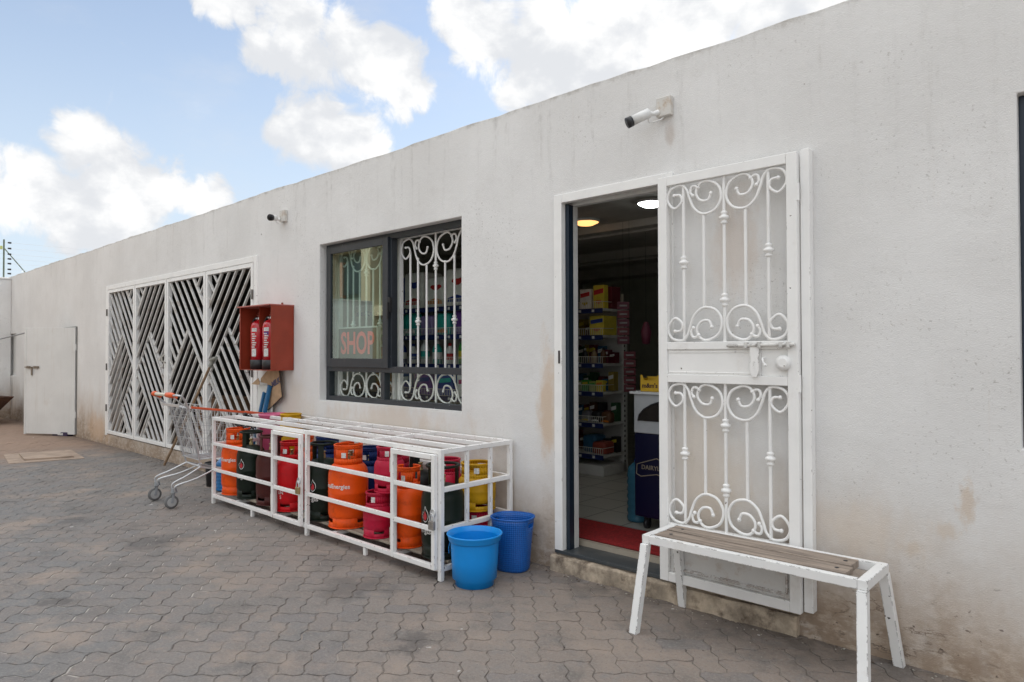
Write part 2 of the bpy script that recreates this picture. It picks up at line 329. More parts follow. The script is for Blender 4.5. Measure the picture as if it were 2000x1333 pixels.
DARKP = mat('black_plastic', (.018, .018, .02), .42, dirt=((.08, .075, .07), .2, 12))
GREYP = mat('grey_plastic', (.27, .28, .29), .55, dirt=((.14, .12, .1), .3, 12))
BRASS = mat('aged_brass', (.42, .33, .17), .4, .75, var=.2, vs=30, dirt=((.12, .1, .06), .4, 20))
WHITEP = mat('white_plastic', (.72, .72, .70), .4, dirt=((.45, .38, .3), .15, 14))
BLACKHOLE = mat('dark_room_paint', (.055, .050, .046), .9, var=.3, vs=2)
ROOMW = mat('shop_wall_paint', (.42, .43, .36), .8, dirt=((.2, .2, .17), .2, 3))
ROOMC = mat('shop_ceiling_paint', (.48, .46, .42), .8)

# ------------------------------------------------------------------ ground
g = MB(); g.add([(-80, -70, -.0042), (60, -70, -.0042), (60, 60, -.0042), (-80, 60, -.0042)], [(0, 1, 2, 3)])
o = g.build('ground', JOINT); o['kind'] = 'structure'
def pavement():
    W = .112; th = R(43); ct, st = math.cos(th), math.sin(th)
    def wf(t):
        t = t % 1.0
        return (4*t if t < .25 else 2-4*t if t < .75 else 4*t-4)
    A = .0115
    def warp(u, v): return u+A*max(-.8, min(.8, wf(v/W)*1.3)), v+A*max(-.8, min(.8, wf(u/W)*1.3))
    vs = []; fs = []; rn = []; sm = []
    rr = random.Random(3)
    for i in range(-190, 60):
        for j in range(-60, 190):
            d = (i-j) % 4
            if d == 0: a, b = 2, 1
            elif d == 3: a, b = 1, 2
            else: continue
            u0, v0 = i*W, j*W; cu, cv = u0+a*W/2, v0+b*W/2
            x, y = cu*ct-cv*st, cu*st+cv*ct
            if not (-17.25 < x < 2.6 and -7.0 < y < .08): continue
            near = x > -9.5 and y > -4.2
            k = 4 if near else 2
            out = []
            for s_ in range(a*k): out.append((u0+s_*W/k, v0))
            for s_ in range(b*k): out.append((u0+a*W, v0+s_*W/k))
            for s_ in range(a*k): out.append((u0+a*W-s_*W/k, v0+b*W))
            for s_ in range(b*k): out.append((u0, v0+b*W-s_*W/k))
            big = rr.random() < .12
            gp = .0010+rr.random()*.0012+(.0022 if big else 0)
            ox, oy = rr.uniform(-.0016, .0016), rr.uniform(-.0016, .0016); rot = rr.uniform(-.012, .012)
            hz = max(-.0012, min(.0015, rr.gauss(0, .0008))); tx, ty = max(-.013, min(.013, rr.gauss(0, .006))), max(-.013, min(.013, rr.gauss(0, .006)))
            n = len(out); base = len(vs)
            def ring(ins, dz, keep=True):
                for (u, v) in out:
                    uu = u+(ins if u < cu-1e-6 and abs(u-u0) < 1e-6 else -ins if abs(u-u0-a*W) < 1e-6 else 0)
                    vv = v+(ins if abs(v-v0) < 1e-6 else -ins if abs(v-v0-b*W) < 1e-6 else 0)
                    uu, vv = warp(uu, vv)
                    lu, lv = uu-cu, vv-cv; uu = cu+lu-lv*rot+ox; vv = cv+lv+lu*rot+oy
                    vs.append((uu*ct-vv*st, uu*st+vv*ct, dz+hz+lu*tx+lv*ty))
            ring(gp+.0036, 0.0); ring(gp+.0006, -.0018); ring(gp, -.016)
            fs.append(tuple(base+q for q in range(n)))
            for L in (0, 1):
                for q in range(n): fs.append((base+L*n+q, base+(L+1)*n+q, base+(L+1)*n+(q+1) % n, base+L*n+(q+1) % n))
            r_ = rr.random(); rn += [r_]*(1+2*n); sm += [False]+[True]*n+[False]*n
    me = bpy.data.meshes.new('pavement'); me.from_pydata(vs, [], fs)
    at = me.attributes.new('rnd', 'FLOAT', 'FACE'); at.data.foreach_set('value', rn)
    me.polygons.foreach_set('use_smooth', sm); me.materials.append(PAV); me.update()
    o = bpy.data.objects.new('pavement', me); COL.objects.link(o); o['kind'] = 'structure'
pavement()

# crumbs of plaster and grit along the foot of the wall and about the cage
rs = random.Random(31); m = MB()
for k in range(520):
    x = rs.uniform(-9.5, .6); q_ = rs.random()
    y = -.01-abs(rs.gauss(0, .05)) if q_ < .6 else rs.uniform(-2.2, -.05)
    if -2.75 < x < -1.1 and y > -.06: y -= .06
    a_ = rs.uniform(.002, .0055) if q_ < .6 else rs.uniform(.0015, .004); m.sphere((x, y, a_*.5), a_, mi=0 if rs.random() < .6 else 1, n=5, sc=(rs.uniform(.7, 1.8), rs.uniform(.7, 1.8), .7))
o = m.build('gravel', [mat('plaster_crumbs', (.42, .39, .34), .9), mat('brown_grit', (.12, .09, .07), .9)]); o['kind'] = 'stuff'; o['label'] = 'loose plaster crumbs and grit scattered along the foot of the wall'; o['category'] = 'gravel'
# ------------------------------------------------------------------ shop building
bld = thing('shop_building', 'long low white plastered shop building with barred openings and flat parapet', 'building', (0, 0, 0))
def holed_wall(x0, x1, z0, z1, holes, y0, y1, ztop=None, step=None):
    xs = sorted(set([x0, x1]+[h[0] for h in holes]+[h[1] for h in holes])); zs = sorted(set([z0, z1]+[h[2] for h in holes]+[h[3] for h in holes]))
    if step:
        ex = []
        for a, b in zip(xs, xs[1:]):
            k = max(1, round((b-a)/step)); ex += [a+(b-a)*i/k for i in range(k)]
        xs = ex+[xs[-1]]
    inh = lambda i, j: i < 0 or j < 0 or i >= len(xs)-1 or j >= len(zs)-1 or any(h[0]-1e-6 < (xs[i]+xs[i+1])/2 < h[1]+1e-6 and h[2] < (zs[j]+zs[j+1])/2 < h[3] for h in holes)
    mb = MB(); idx = {}
    def V(i, j, y):
        k = (i, j, y)
        if k not in idx:
            z = zs[j]
            if ztop and j == len(zs)-1: z += ztop(xs[i])
            idx[k] = len(mb.v); mb.v.append((xs[i], y, z))
        return idx[k]
    def F(*q): mb.f.append(list(q)); mb.mi.append(0); mb.sm.append(False)
    for i in range(len(xs)-1):
        for j in range(len(zs)-1):
            if inh(i, j): continue
            F(V(i, j, y0), V(i+1, j, y0), V(i+1, j+1, y0), V(i, j+1, y0)); F(V(i, j, y1), V(i, j+1, y1), V(i+1, j+1, y1), V(i+1, j, y1))
            if inh(i-1, j): F(V(i, j, y0), V(i, j+1, y0), V(i, j+1, y1), V(i, j, y1))
            if inh(i+1, j): F(V(i+1, j, y0), V(i+1, j, y1), V(i+1, j+1, y1), V(i+1, j+1, y0))
            if inh(i, j-1): F(V(i, j, y0), V(i, j, y1), V(i+1, j, y1), V(i+1, j, y0))
            if inh(i, j+1): F(V(i, j+1, y0), V(i+1, j+1, y0), V(i+1, j+1, y1), V(i, j+1, y1))
    return mb
rr = random.Random(11); tops = {}
def ztop(x):
    return .003*math.sin(x*1.7)+.003*math.sin(x*4.9+1)+rr.uniform(-.0055, .0045)
holes = [(-17.44, -16.85, .89, 1.76), (-13.62, -12.70, .04, 1.765), (-11.20, -6.63, .16, 2.275), (-5.42, -3.55, .92, 2.325), (-2.69, -1.86, .10, 2.33), (-.338, 1.1, .965, 2.37)]
holed_wall(-17.7, 4.0, -.3, 2.965, holes, 0, .20, ztop, .13).build('wall', WALL, bld, bevel=.012)
# parapet capping / roof slab behind, end walls, back wall
m = MB(); m.box(-17.7, -17.5, .2, 8.0, -.3, 2.95); m.box(3.8, 4.0, .2, 8, -.3, 2.95); m.box(-17.7, 4.0, 8.0, 8.2, -.3, 2.95); m.build('outer_wall', WALL, bld)
m = MB(); m.box(-17.49, 3.79, .205, 7.99, 2.78, 2.88); m.build('roof', mat('roof_concrete', (.3, .29, .28), .9), bld)
# room shells
m = MB()
m.box(-12.2, 3.7, 5.2, 5.3, .0, 2.78)      # shop back wall
m.box(-6.45, -6.35, .2, 5.2, .0, 2.78); m.box(1.6, 1.7, .2, 5.2, .0, 2.78)
m.build('interior_wall', ROOMW, bld)
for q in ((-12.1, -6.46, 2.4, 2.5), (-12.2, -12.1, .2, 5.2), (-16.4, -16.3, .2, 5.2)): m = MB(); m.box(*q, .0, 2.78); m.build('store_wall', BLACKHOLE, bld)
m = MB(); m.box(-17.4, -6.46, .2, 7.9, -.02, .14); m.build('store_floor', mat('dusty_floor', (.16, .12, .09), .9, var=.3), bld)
def tile_mat():
    m = bpy.data.materials.new('ceramic_floor_tiles'); m.use_nodes = True; m.node_tree.nodes.clear(); n = NT(m.node_tree)
    pos = n.n('ShaderNodeNewGeometry').outputs['Position']
    b = n.n('ShaderNodeTexBrick', {'Vector': pos, 'Color1': (.40, .39, .34, 1), 'Color2': (.46, .44, .38, 1), 'Mortar': (.13, .12, .10, 1), 'Scale': 1.0, 'Mortar Size': .006, 'Brick Width': .33, 'Row Height': .33}, offset=0.0)
    p = n.n('ShaderNodeBsdfPrincipled', {'Base Color': b.outputs[0], 'Roughness': .28}); n.n('ShaderNodeOutputMaterial', {0: p.outputs[0]}); return m
m = MB(); m.box(-6.35, 1.6, .2, 5.2, -.02, .148); m.build('shop_floor', tile_mat(), bld)
m = MB(); m.box(-6.35, 1.6, .2, 5.2, 2.56, 2.70)
for y, z in ((2.0, 2.475), (3.45, 2.44)): m.box(-6.35, 1.6, y, y+.14, z+.02, 2.5595); m.box(-6.35, 1.6, y+.1405, y+.34, z, 2.5595)
m.box(-6.35, 1.6, 4.75, 5.2, 2.42, 2.5595)
m.build('ceiling', ROOMC, bld)
for x, y, r_, c, e, nm in ((-3.70, 1.70, .115, (1, .50, .17), 1.35, 'warm'), (-2.845, 1.416, .105, (.94, 1, .97), 9.0, 'cool')):
    zc = 2.559
    m = MB(); m.lathe([(r_*1.12, -.001), (r_*1.12, -.02), (r_, -.022), (r_, -.01), (.001, -.01)], (x, y, zc), 28); L = m.build('ceiling_light', WHITEP, bld)
    m = MB(); m.lathe([(r_*.985, -.0125), (r_*.985, -.024), (r_*.6, -.045), (.001, -.052)], (x, y, zc), 28); m.build('diffuser', mat('lit_diffuser_'+nm, c, .5, var=.01, emit=e), L)
# step, threshold, door frame
m = MB(); rs = random.Random(5)
xs = [-2.70+i*.06 for i in range(26)]
prof = [(x, -.028-rs.uniform(0, .022), .098-rs.uniform(0, .006)) for x in xs]
for a, b in zip(prof, prof[1:]):
    pass
n_ = len(prof); vs = []
for x, y, z in prof: vs += [(x, .19, z), (x, y+.008, z), (x, y, z-.012), (x, y-.006, -.02)]
fs = []
for i in range(n_-1):
    for k in range(3): fs.append((i*4+k, i*4+k+1, i*4+4+k+1, i*4+4+k))
fs.append((0, 1, 2, 3)); fs.append(tuple((n_-1)*4+k for k in (3, 2, 1, 0)))
m.add(vs, fs); m.build('step', STEP, bld)
m = MB(); m.box(-2.688, -1.862, -.012, .165, .1005, .122); m.build('threshold', STONE, bld, bevel=.003)
m = MB(); m.box(-2.688, -1.862, .166, .30, .1005, .152); m.build('tile_edge', mat('beige_tile_edge', (.38, .33, .26), .4), bld)
m = MB()
m.box(-2.689, -2.628, -.012, .03, .122, 2.335); m.box(-1.912, -1.855, -.012, .03, .122, 2.335); m.box(-2.6275, -1.9125, -.012, .03, 2.280, 2.335)
df = m.build('door_frame', WHITE, bld, bevel=.003)
m = MB(); m.box(-2.655, -2.640, -.0145, -.0125, 1.28, 1.36); m.box(-2.652, -2.645, -.0150, -.0130, 1.30, 1.35); m.build('strike_plate', mat('lock_hole', (.05, .04, .04), .6), df)
m = MB(); m.box(-2.688, -2.604, .031, .080, .122, 2.275); m.build('door_jamb', NAVY, bld, bevel=.003)
m = MB(); m.box(-2.688, -2.604, .081, .125, .123, 2.27); m.box(-2.688, -1.87, .081, .125, 2.271, 2.329); m.build('reveal', mat('reveal_paint', (.62, .62, .60), .7), bld)

# ---- scroll grille generator (used by the security gate and the window grilles)
SA = [(.065,.08),(.117,.085),(.132,.14),(.068,.19),(.012,.14),(.002,.08),(.04,.02),(.125,.003),(.177,.045),(.203,.12),(.246,.215),(.325,.268),(.426,.245),(.478,.156),(.452,.054),(.36,.004),(.292,.022),(.262,.09),(.30,.153),(.366,.16),(.392,.11)]
SB = [(.232,.105),(.212,.075),(.222,.035),(.25,.028),(.278,.045)]
def scrolls(mb, x0, x1, z, sgn, y, r=.0075, hs=1.0):
    W_ = x1-x0
    for pts in (SA, SB):
        for mir in (0, 1):
            P = [(x0+(p[0] if not mir else 1-p[0])*W_, y, z+sgn*(p[1]*W_*hs+.006)) for p in pts]
            C = crom(P, 5); mb.tube(C, r, 8); mb.sphere(C[0], r*1.45)
            mb.sphere(C[-1], r*1.45)
def collar(mb, x, y, z, r=.0085):
    mb.lathe([(r, -.034), (r*1.9, -.030), (r*2.1, -.024), (r*1.5, -.017), (r*1.6, -.012), (r*2.9, -.006), (r*3.0, .0), (r*2.9, .006), (r*1.6, .012), (r*1.5, .017), (r*2.1, .024), (r*1.9, .030), (r, .034)], (x, y, z), 12)

# ---- security gate folded open against the wall
GX0, GX1, GY = -1.905, -1.165, -.062
gate = bpy.data.objects.new('security_gate', None); COL.objects.link(gate); gate.parent = bld; gate['label'] = 'white scrolled steel security gate folded open against the wall'
m = MB(); y0, y1 = GY-.02, GY+.02
m.box(GX0, GX0+.052, y0, y1, .128, 2.292); m.box(GX1-.050, GX1, y0, y1, .128, 2.292)
m.box(GX0+.0525, GX1-.0505, y0, y1, 2.242, 2.292); m.box(GX0+.0525, GX1-.0505, y0, y1, 1.362, 1.402); m.box(GX0+.0525, GX1-.0505, y0, y1, 1.188, 1.232)
m.box(GX0+.0525, GX1-.0505, y0, y1, .402, .440); m.box(GX0+.0525, GX1-.0505, y0, y1, .128, .178)
m.build('gate_frame', WHITE, gate, bevel=.003)
m = MB(); ix0, ix1 = GX0+.052, GX1-.05; iw = ix1-ix0
for (zb, zt) in ((1.402, 2.242), (.440, 1.188)):
    scrolls(m, ix0, ix1, zt, -1, GY-.004); scrolls(m, ix0, ix1, zb, 1, GY-.004)
    for u, a, b in ((.145, zt-.004, zb+.004), (.325, zt-.268*iw, zb+.268*iw), (.5, zt, zb), (.675, zt-.268*iw, zb+.268*iw), (.855, zt-.004, zb+.004)):
        m.cyl((ix0+u*iw, GY, b), (ix0+u*iw, GY, a), .0085, 10)
    zm = (zb+zt)/2
    collar(m, ix0+.145*iw, GY, zm-.0); collar(m, ix0+.855*iw, GY, zm+.02); collar(m, ix0+.5*iw, GY, zt-.33*iw); collar(m, ix0+.5*iw, GY, zb+.33*iw)
m.build('scrollwork', WHITE, gate)
m = MB(); m.box(ix0+.001, ix1-.13, GY-.010, GY+.008, 1.2325, 1.3615); m.box(ix1-.129, ix1-.001, GY-.006, GY+.010, 1.2325, 1.3615)
m.box(ix0+.004, ix1-.125, GY-.0135, GY-.0102, 1.345, 1.352); m.box(ix0+.004, ix1-.125, GY-.0135, GY-.0102, 1.240, 1.246); m.build('lock_panel', WHITE, gate, bevel=.0015)
m = MB(); m.box(ix0+.0005, ix1-.0005, GY+.000, GY+.006, .1785, .4015)
m.box(ix0+.03, ix1-.02, GY-.016, GY-.001, .196, .206); m.box(ix1-.022, ix1-.012, GY-.014, GY-.001, .206, .39); m.build('kick_panel', KICK, gate, bevel=.002)
m = MB(); zb_ = 1.384; m.cyl((-1.50, y0-.012, zb_-.004), (-1.175, y0-.012, zb_+.0), .0085, 12)
m.tube([(-1.50, y0-.012, zb_-.004), (-1.512, y0-.012, zb_-.006)], [.0085, .003], 10)
for x in (-1.41, -1.345, -1.24, -1.205): m.box(x-.008, x+.008, y0-.024, y0-.0005, zb_-.016, zb_+.013)
bo = m.build('bolt', mat('rusting_white_bolt', (.70, .69, .66), .4, dirt=((.06, .04, .03), .62, 18)), gate, bevel=.002)
m = MB(); m.prism([(-.022,0),(.022,0),(.022,-.05),(.014,-.065),(.022,-.08),(.022,-.125),(.010,-.155),(-.010,-.155),(-.022,-.125),(-.022,-.08),(-.014,-.065),(-.022,-.05)], lambda a, b: (-1.37+a, y0-.006, 1.382+b), lambda a, b: (-1.37+a, y0-.014, 1.382+b))
m.box(-1.374, -1.366, y0-.0155, y0-.0142, 1.27, 1.30); m.build('hasp', WHITE, bo, bevel=.002)
m = MB(); m.tube([(-1.325, y0, 1.318), (-1.325, y0-.022, 1.318), (-1.322, y0-.026, 1.302), (-1.312, y0-.026, 1.288)], .005, 8); m.sphere((-1.311, y0-.026, 1.286), .008); m.build('hook', WHITE, gate)
m = MB(); m.tube([(-1.232, y0+.004, 1.297), (-1.232, y0-.012, 1.297), (-1.232, y0-.0125, 1.297), (-1.232, y0-.018, 1.297)], [.036, .036, .026, .021], 20); m.build('lock_cylinder', WHITE, gate)
m = MB(); m.box(-1.160, -1.118, -.052, -.0, .135, 2.305);
for z in (.35, 1.2, 2.1): m.cyl((-1.1625, -.075, z-.04), (-1.1625, -.075, z+.04), .008, 10)
m.build('hinge_post', WHITE, bld, bevel=.003)

# ---- shop window
win = bpy.data.objects.new('window', None); COL.objects.link(win); win.parent = bld; win['label'] = 'barred shop window with grey frame and glass left sash'
X0, X1, Z0, Z1 = -5.42, -3.55, .92, 2.325; fy0, fy1 = .070, .130
m = MB()
m.box(X0, X0+.05, fy0, fy1, Z0, Z1); m.box(X1-.05, X1, fy0, fy1, Z0, Z1); m.box(X0+.0505, X1-.0505, fy0, fy1, Z1-.045, Z1); m.box(X0+.0505, X1-.0505, fy0, fy1, Z0, Z0+.045)
m.box(X0+.0505, X1-.0505, fy0-.004, fy1, 1.185, 1.235); m.box(-4.505, -4.455, fy0, fy1, 1.2355, Z1-.0455); m.box(-4.60, -4.55, fy0, fy1, Z0+.0455, 1.1845)
m.build('window_frame', FRAME, win, bevel=.002)
m = MB(); sy0, sy1 = .045, .069
m.box(X0+.045, X0+.105, sy0, sy1, 1.225, Z1-.03); m.box(-4.545, -4.475, sy0, sy1, 1.225, Z1-.03); m.box(X0+.1055, -4.5455, sy0, sy1, Z1-.09, Z1-.03); m.box(X0+.1055, -4.5455, sy0, sy1, 1.225, 1.30)
m.build('sash', FRAME, win, bevel=.002)
m = MB(); m.box(-4.474, -4.452, sy0+.002, sy1+.006, 1.68, 1.80); m.box(-4.470, -4.456, sy0-.016, sy0+.001, 1.62, 1.76); m.build('latch', DARKP, win, bevel=.003)
def pane(mb, x0, x1, y, z0, z1): mb.add([(x0, y, z0), (x1, y, z0), (x1, y, z1), (x0, y, z1)], [(0, 1, 2, 3)])
m = MB(); pane(m, X0+.106, -4.546, .058, 1.3005, Z1-.0905); m.build('sash_glass', GLASS, win)
for a, b in ((X0+.051, -4.6005), (-4.5495, X1-.051)): m = MB(); pane(m, a, b, .097, Z0+.0455, 1.1845); m.build('transom_glass', CLEAR, win)
for (a, b) in ((X0+.035, -4.545), (-4.50, -3.585)):
    m = MB(); yy = .185
    m.box(a, a+.035, yy-.02, yy+.014, Z0, Z1); m.box(b-.03, b, yy-.02, yy+.014, Z0, Z1); m.box(a+.0355, b-.0305, yy-.02, yy+.014, Z1-.04, Z1); m.box(a+.0355, b-.0305, yy-.02, yy+.014, Z0, Z0+.03)
    ia, ib = a+.035, b-.03; iw = ib-ia; zt, zb = Z1-.04, Z0+.03
    scrolls(m, ia, ib, zt, -1, yy-.006, .0075); scrolls(m, ia, ib, zb, 1, yy-.006, .0075)
    for u, q, t in ((.13, zt-.13*iw, zb+.13*iw), (.245, zt-.2*iw, zb+.2*iw), (.37, zt-.262*iw, zb+.262*iw), (.5, zt, zb), (.63, zt-.262*iw, zb+.262*iw), (.755, zt-.2*iw, zb+.2*iw), (.87, zt-.13*iw, zb+.13*iw)):
        m.cyl((ia+u*iw, yy, t), (ia+u*iw, yy, q), .009, 10)
    collar(m, ia+.245*iw, yy, 1.60); collar(m, ia+.755*iw, yy, 1.60); collar(m, ia+.5*iw, yy, zt-.30*iw); 
    m.build('grille', WHITE, win)
m = MB(); vs = [(X0-.02, -.006, .915), (X1, -.006, .915), (X1, .069, .925), (X0, .069, .925), (X0-.02, -.012, .86), (X1, -.012, .86)]
m.add(vs, [(0, 1, 2, 3), (4, 5, 1, 0)]); m.box(X0, X1-.001, .001, .0695, .9195, .9235); m.v = m.v[6:]; m.f = [[i-6 for i in f] for f in m.f[2:]]; m.mi = m.mi[2:]; m.sm = m.sm[2:]
m.build('sill', WALL, win)

# ---- far-left slit window, right-hand window
m = MB(); m.box(-17.44, -16.85, .05, .08, .89, 1.76); m.build('blank_window', DOORW, bld)
w2 = MB(); a, b = -.338, 1.1
w2.box(a, a+.06, .045, .11, .965, 2.37); w2.box(b-.05, b, .045, .11, .965, 2.37); w2.box(a+.0605, b-.0505, .045, .11, 2.32, 2.37); w2.box(a+.0605, b-.0505, .045, .11, .965, 1.02); w2.box(.35, .40, .045, .11, 1.0205, 2.3195)
sw = w2.build('side_window', NAVY, bld, bevel=.002); sw['label'] = 'dark blue framed window at the right edge'
for a_, b_ in ((a+.0605, .3495), (.4005, b-.0505)): m = MB(); pane(m, a_, b_, .077, 1.0205, 2.3195); m.build('pane', CLEAR, sw)

# ---- steel door standing open, hatch frame
sd_ = bpy.data.objects.new('steel_door', None); COL.objects.link(sd_); sd_.parent = bld; sd_['label'] = 'plain white steel door standing open'
hx, hy = -12.71, -.012; ex, ey = -13.56, -.515
dv = Vector((ex-hx, ey-hy, 0)); L_ = dv.length; dv.normalize(); nv = Vector((-dv.y, dv.x, 0))
Md = Matrix(((dv.x, nv.x, 0, hx), (dv.y, nv.y, 0, hy), (0, 0, 1, 0), (0, 0, 0, 1)))
m = MB(); m.box(.0, L_-.03, -.018, .018, .03, 1.772, M=Md); m.box(L_-.0295, L_+.005, -.022, .022, .02, 1.776, M=Md); m.build('door_leaf', DOORW, sd_, bevel=.003)
m = MB()
for s_ in (1,):
    yb = .034
    m.box(L_-.30, L_-.02, yb-.007, yb+.007, 1.118, 1.132, M=Md); m.box(L_-.28, L_-.20, .018, yb+.010, 1.105, 1.142, M=Md); m.box(L_-.12, L_-.06, .018, yb+.010, 1.105, 1.142, M=Md); m.box(L_-.17, L_-.145, yb-.004, yb+.004, .99, 1.118, M=Md)
m.build('slide_bolt', mat('rusty_bolt', (.20, .16, .12), .6, dirt=((.5, .48, .44), .3, 20)), sd_)
m = MB()
for z in (.35, 1.45): m = MB(); m.cyl((hx-.0, hy-.002, z-.05), (hx-.0, hy-.002, z+.05), .014, 10); m.build('hinge', DOORW, sd_)
m = MB(); m.box(-13.62, -12.69, -.012, .06, 1.766, 1.79); m.box(-12.70, -12.675, -.008, .06, .04, 1.7655); m.build('hatch_frame', mat('dark_steel_edge', (.20, .19, .175), .6, dirt=((.5, .48, .44), .3, 10)), bld)

# ---- folding chevron gate
fg = bpy.data.objects.new('folding_gate', None); COL.objects.link(fg); fg.parent = bld; fg['label'] = 'white folding steel gate of chevron bars'
m = MB(); m.box(-11.255, -11.175, -.010, .05, .145, 2.345); m.box(-6.655, -6.575, -.010, .05, .145, 2.345); m.box(-11.1745, -6.6555, -.010, .05, 2.285, 2.345)
m.build('gate_surround', WHITE, fg, bevel=.003)
def clip_line(p, d, poly):
    ts = []
    n = len(poly)
    for i in range(n):
        a, b = poly[i], poly[(i+1) % n]; ex_, ez_ = b[0]-a[0], b[1]-a[1]
        den = d[0]*ez_-d[1]*ex_
        if abs(den) < 1e-9: continue
        t = ((a[0]-p[0])*ez_-(a[1]-p[1])*ex_)/den; u = ((a[0]-p[0])*d[1]-(a[1]-p[1])*d[0])/den
        if -1e-9 <= u < 1-1e-9: ts.append(t)
    ts.sort(); return list(zip(ts[::2], ts[1::2]))
s = 1.12; PW = .925
for pi, (pa, pb) in enumerate(((-11.165, -10.075), (-10.055, -8.955), (-8.935, -7.815), (-7.795, -6.665))):
    zt, zb = 2.275, .175; yb = .0; dp = .024
    m = MB(); sw_ = .045
    m.box(pa, pa+sw_, yb-.012, yb+.04, zb, zt); m.box(pb-sw_, pb, yb-.012, yb+.04, zb, zt); m.box(pa+sw_+.0005, pb-sw_-.0005, yb-.012, yb+.04, zt-.04, zt); m.box(pa+sw_+.0005, pb-sw_-.0005, yb-.012, yb+.04, zb, zb+.045)
    lf = m.build('gate_leaf', WHITE, fg, bevel=.002)
    ia, ib = pa+sw_, pb-sw_; W_ = ib-ia; T, B = zt-.04, zb+.045; mir = pi % 2 == 1
    P = lambda u, z: (ia+(1-u if mir else u)*W_, z)
    sl = s*W_
    zTr = T-.30*sl; zA = 1.63; uA = .54; zAl = zA-uA*sl; zAr = zA-(1-uA)*sl; uC = .50; zC = zAr-(1-uC)*sl; zE = zC-(1-uC)*sl
    regs = [([(.70, T), (1, T), (1, zTr)], +1), ([(0, T), (.70, T), (1, zTr), (1, zAr), (uA, zA), (0, zAl)], -1),
            ([(0, zAl), (uA, zA), (1, zAr), (uC, zC), (1, zE) if zE > B else (uC+(zC-B)/sl, B), (1, B) if zE > B else (uC+(zC-B)/sl-.001, B), (0, B)], +1),
            ([(1, zAr), (uC, zC), (1, zE)] if zE > B else [(1, zAr), (uC, zC), (uC+(zC-B)/sl, B), (1, B)], -1)]
    m = MB(); bw = .016
    def barseg(p, q, w_=bw):
        a_ = P(*p); b_ = P(*q); m.bar((a_[0], yb+.016, a_[1]), (b_[0], yb+.016, b_[1]), dp, w_, up=(0, 1, 0)) if False else m.bar((a_[0], yb+.014, a_[1]), (b_[0], yb+.014, b_[1]), w_, dp, up=(0, 1, 0))
    off = 0.0
    for poly, sg in regs:
        # intercept family z = sg*sl*u + c ; spacing in z
        sp_ = .166*sl
        cs = [z-sg*sl*u for u, z in poly]; c0, c1 = min(cs), max(cs)
        k = math.ceil((c0+.02)/sp_)
        cc = c0+sp_*.5 if sg > 0 else c0+sp_*.5
        while cc < c1-.01:
            for t0, t1 in clip_line((0, cc), (1, sg*sl), poly):
                if t1-t0 > .03: barseg((t0, cc+sg*sl*t0), (t1, cc+sg*sl*t1))
            cc += sp_
    for p, q in (((.70, T), (1, zTr)), ((uA, zA), (1, zAr)), ((0, zAl), (uA, zA)), ((1, zAr), (uC, zC)), ((uC, zC), (uC+(zC-B)/sl, B) if zE < B else (1, zE))): barseg(p, q)
    m.build('chevron_bars', mat('shaded_bar_enamel', (.70, .69, .67), .5, var=.05, dirt=((.30, .23, .17), .55, 6)), lf)  # brown dirt mix in this paint stands in for the bars' shaded sides
m = MB()
for z in (.55, 1.15, 1.95):
    for x in (-11.172, -6.660): m = MB(); m.cyl((x, -.022, z-.05), (x, -.022, z+.05), .010, 8); m.build('hinge', mat('dark_hinge', (.12, .11, .10), .5), fg)
m = MB(); m.tube([(-8.98, -.018, 1.33), (-8.99, -.045, 1.30), (-8.97, -.05, 1.25), (-8.94, -.02, 1.23)], .010, 8); m.build('latch_hook', mat('dull_latch', (.4, .38, .34), .5, .4), fg)
# crates kept behind the gate
for i, (x, y, w_, d_, h_, c_, nm) in enumerate(((-7.25, .9, .5, .45, .75, (.30, .29, .27), 'grey'), (-9.7, 1.1, .8, .5, .55, (.20, .12, .07), 'brown'), (-8.15, 1.5, .35, .35, 1.5, (.24, .11, .05), 'rust brown'))):
    t = thing('storage_crate', {'grey': 'pale grey crate low behind the right end of the folding gate', 'brown': 'dark brown crate on the floor behind the left half of the folding gate', 'rust brown': 'tall rust brown crate behind the third leaf of the folding gate'}[nm], 'crate', (x, y, .14))
    mm = mat('crate_'+nm.replace(' ', '_'), c_, .8, var=.2, dirt=((.08, .06, .05), .3, 6))
    m = MB(); m.box(x-w_/2, x+w_/2, y-d_/2, y+d_/2, .141, .14+h_)
    for k in range(1, 4): z = .14+h_*k/4; m.box(x-w_/2-.006, x+w_/2+.006, y-d_/2-.012, y-d_/2-.0005, z-.02, z+.02)
    m.build('crate_body', mm, t, bevel=.004)
    m = MB(); m.box(x-w_/2-.01, x+w_/2+.01, y-d_/2-.015, y+d_/2+.01, .141+h_, .165+h_); m.build('lid', mm, t, bevel=.004)

# ------------------------------------------------------------------ text helpers
def text_mesh(txt, size, bold=0.0, align='CENTER', ext=0.0):
    cu = bpy.data.curves.new('t', 'FONT'); cu.body = txt; cu.size = size; cu.align_x = align; cu.align_y = 'CENTER'; cu.offset = bold; cu.extrude = ext; cu.resolution_u = 3
    ob = bpy.data.objects.new('t', cu); COL.objects.link(ob)
    dg = bpy.context.evaluated_depsgraph_get(); me = bpy.data.meshes.new_from_object(ob.evaluated_get(dg))
    bpy.data.objects.remove(ob); bpy.data.curves.remove(cu); return me
def flat_text(txt, size, M, matl, parent, name='lettering', bold=0.0, ext=.001, sx=1.0):
    me = text_mesh(txt, size, bold, ext=ext); Mi = local_of(parent).inverted() @ M
    for v in me.vertices: v.co = Mi @ Vector((v.co.x*sx, v.co.y, v.co.z))
    me.materials.clear(); me.materials.append(matl); o = bpy.data.objects.new(name, me); COL.objects.link(o); o.parent = parent; return o
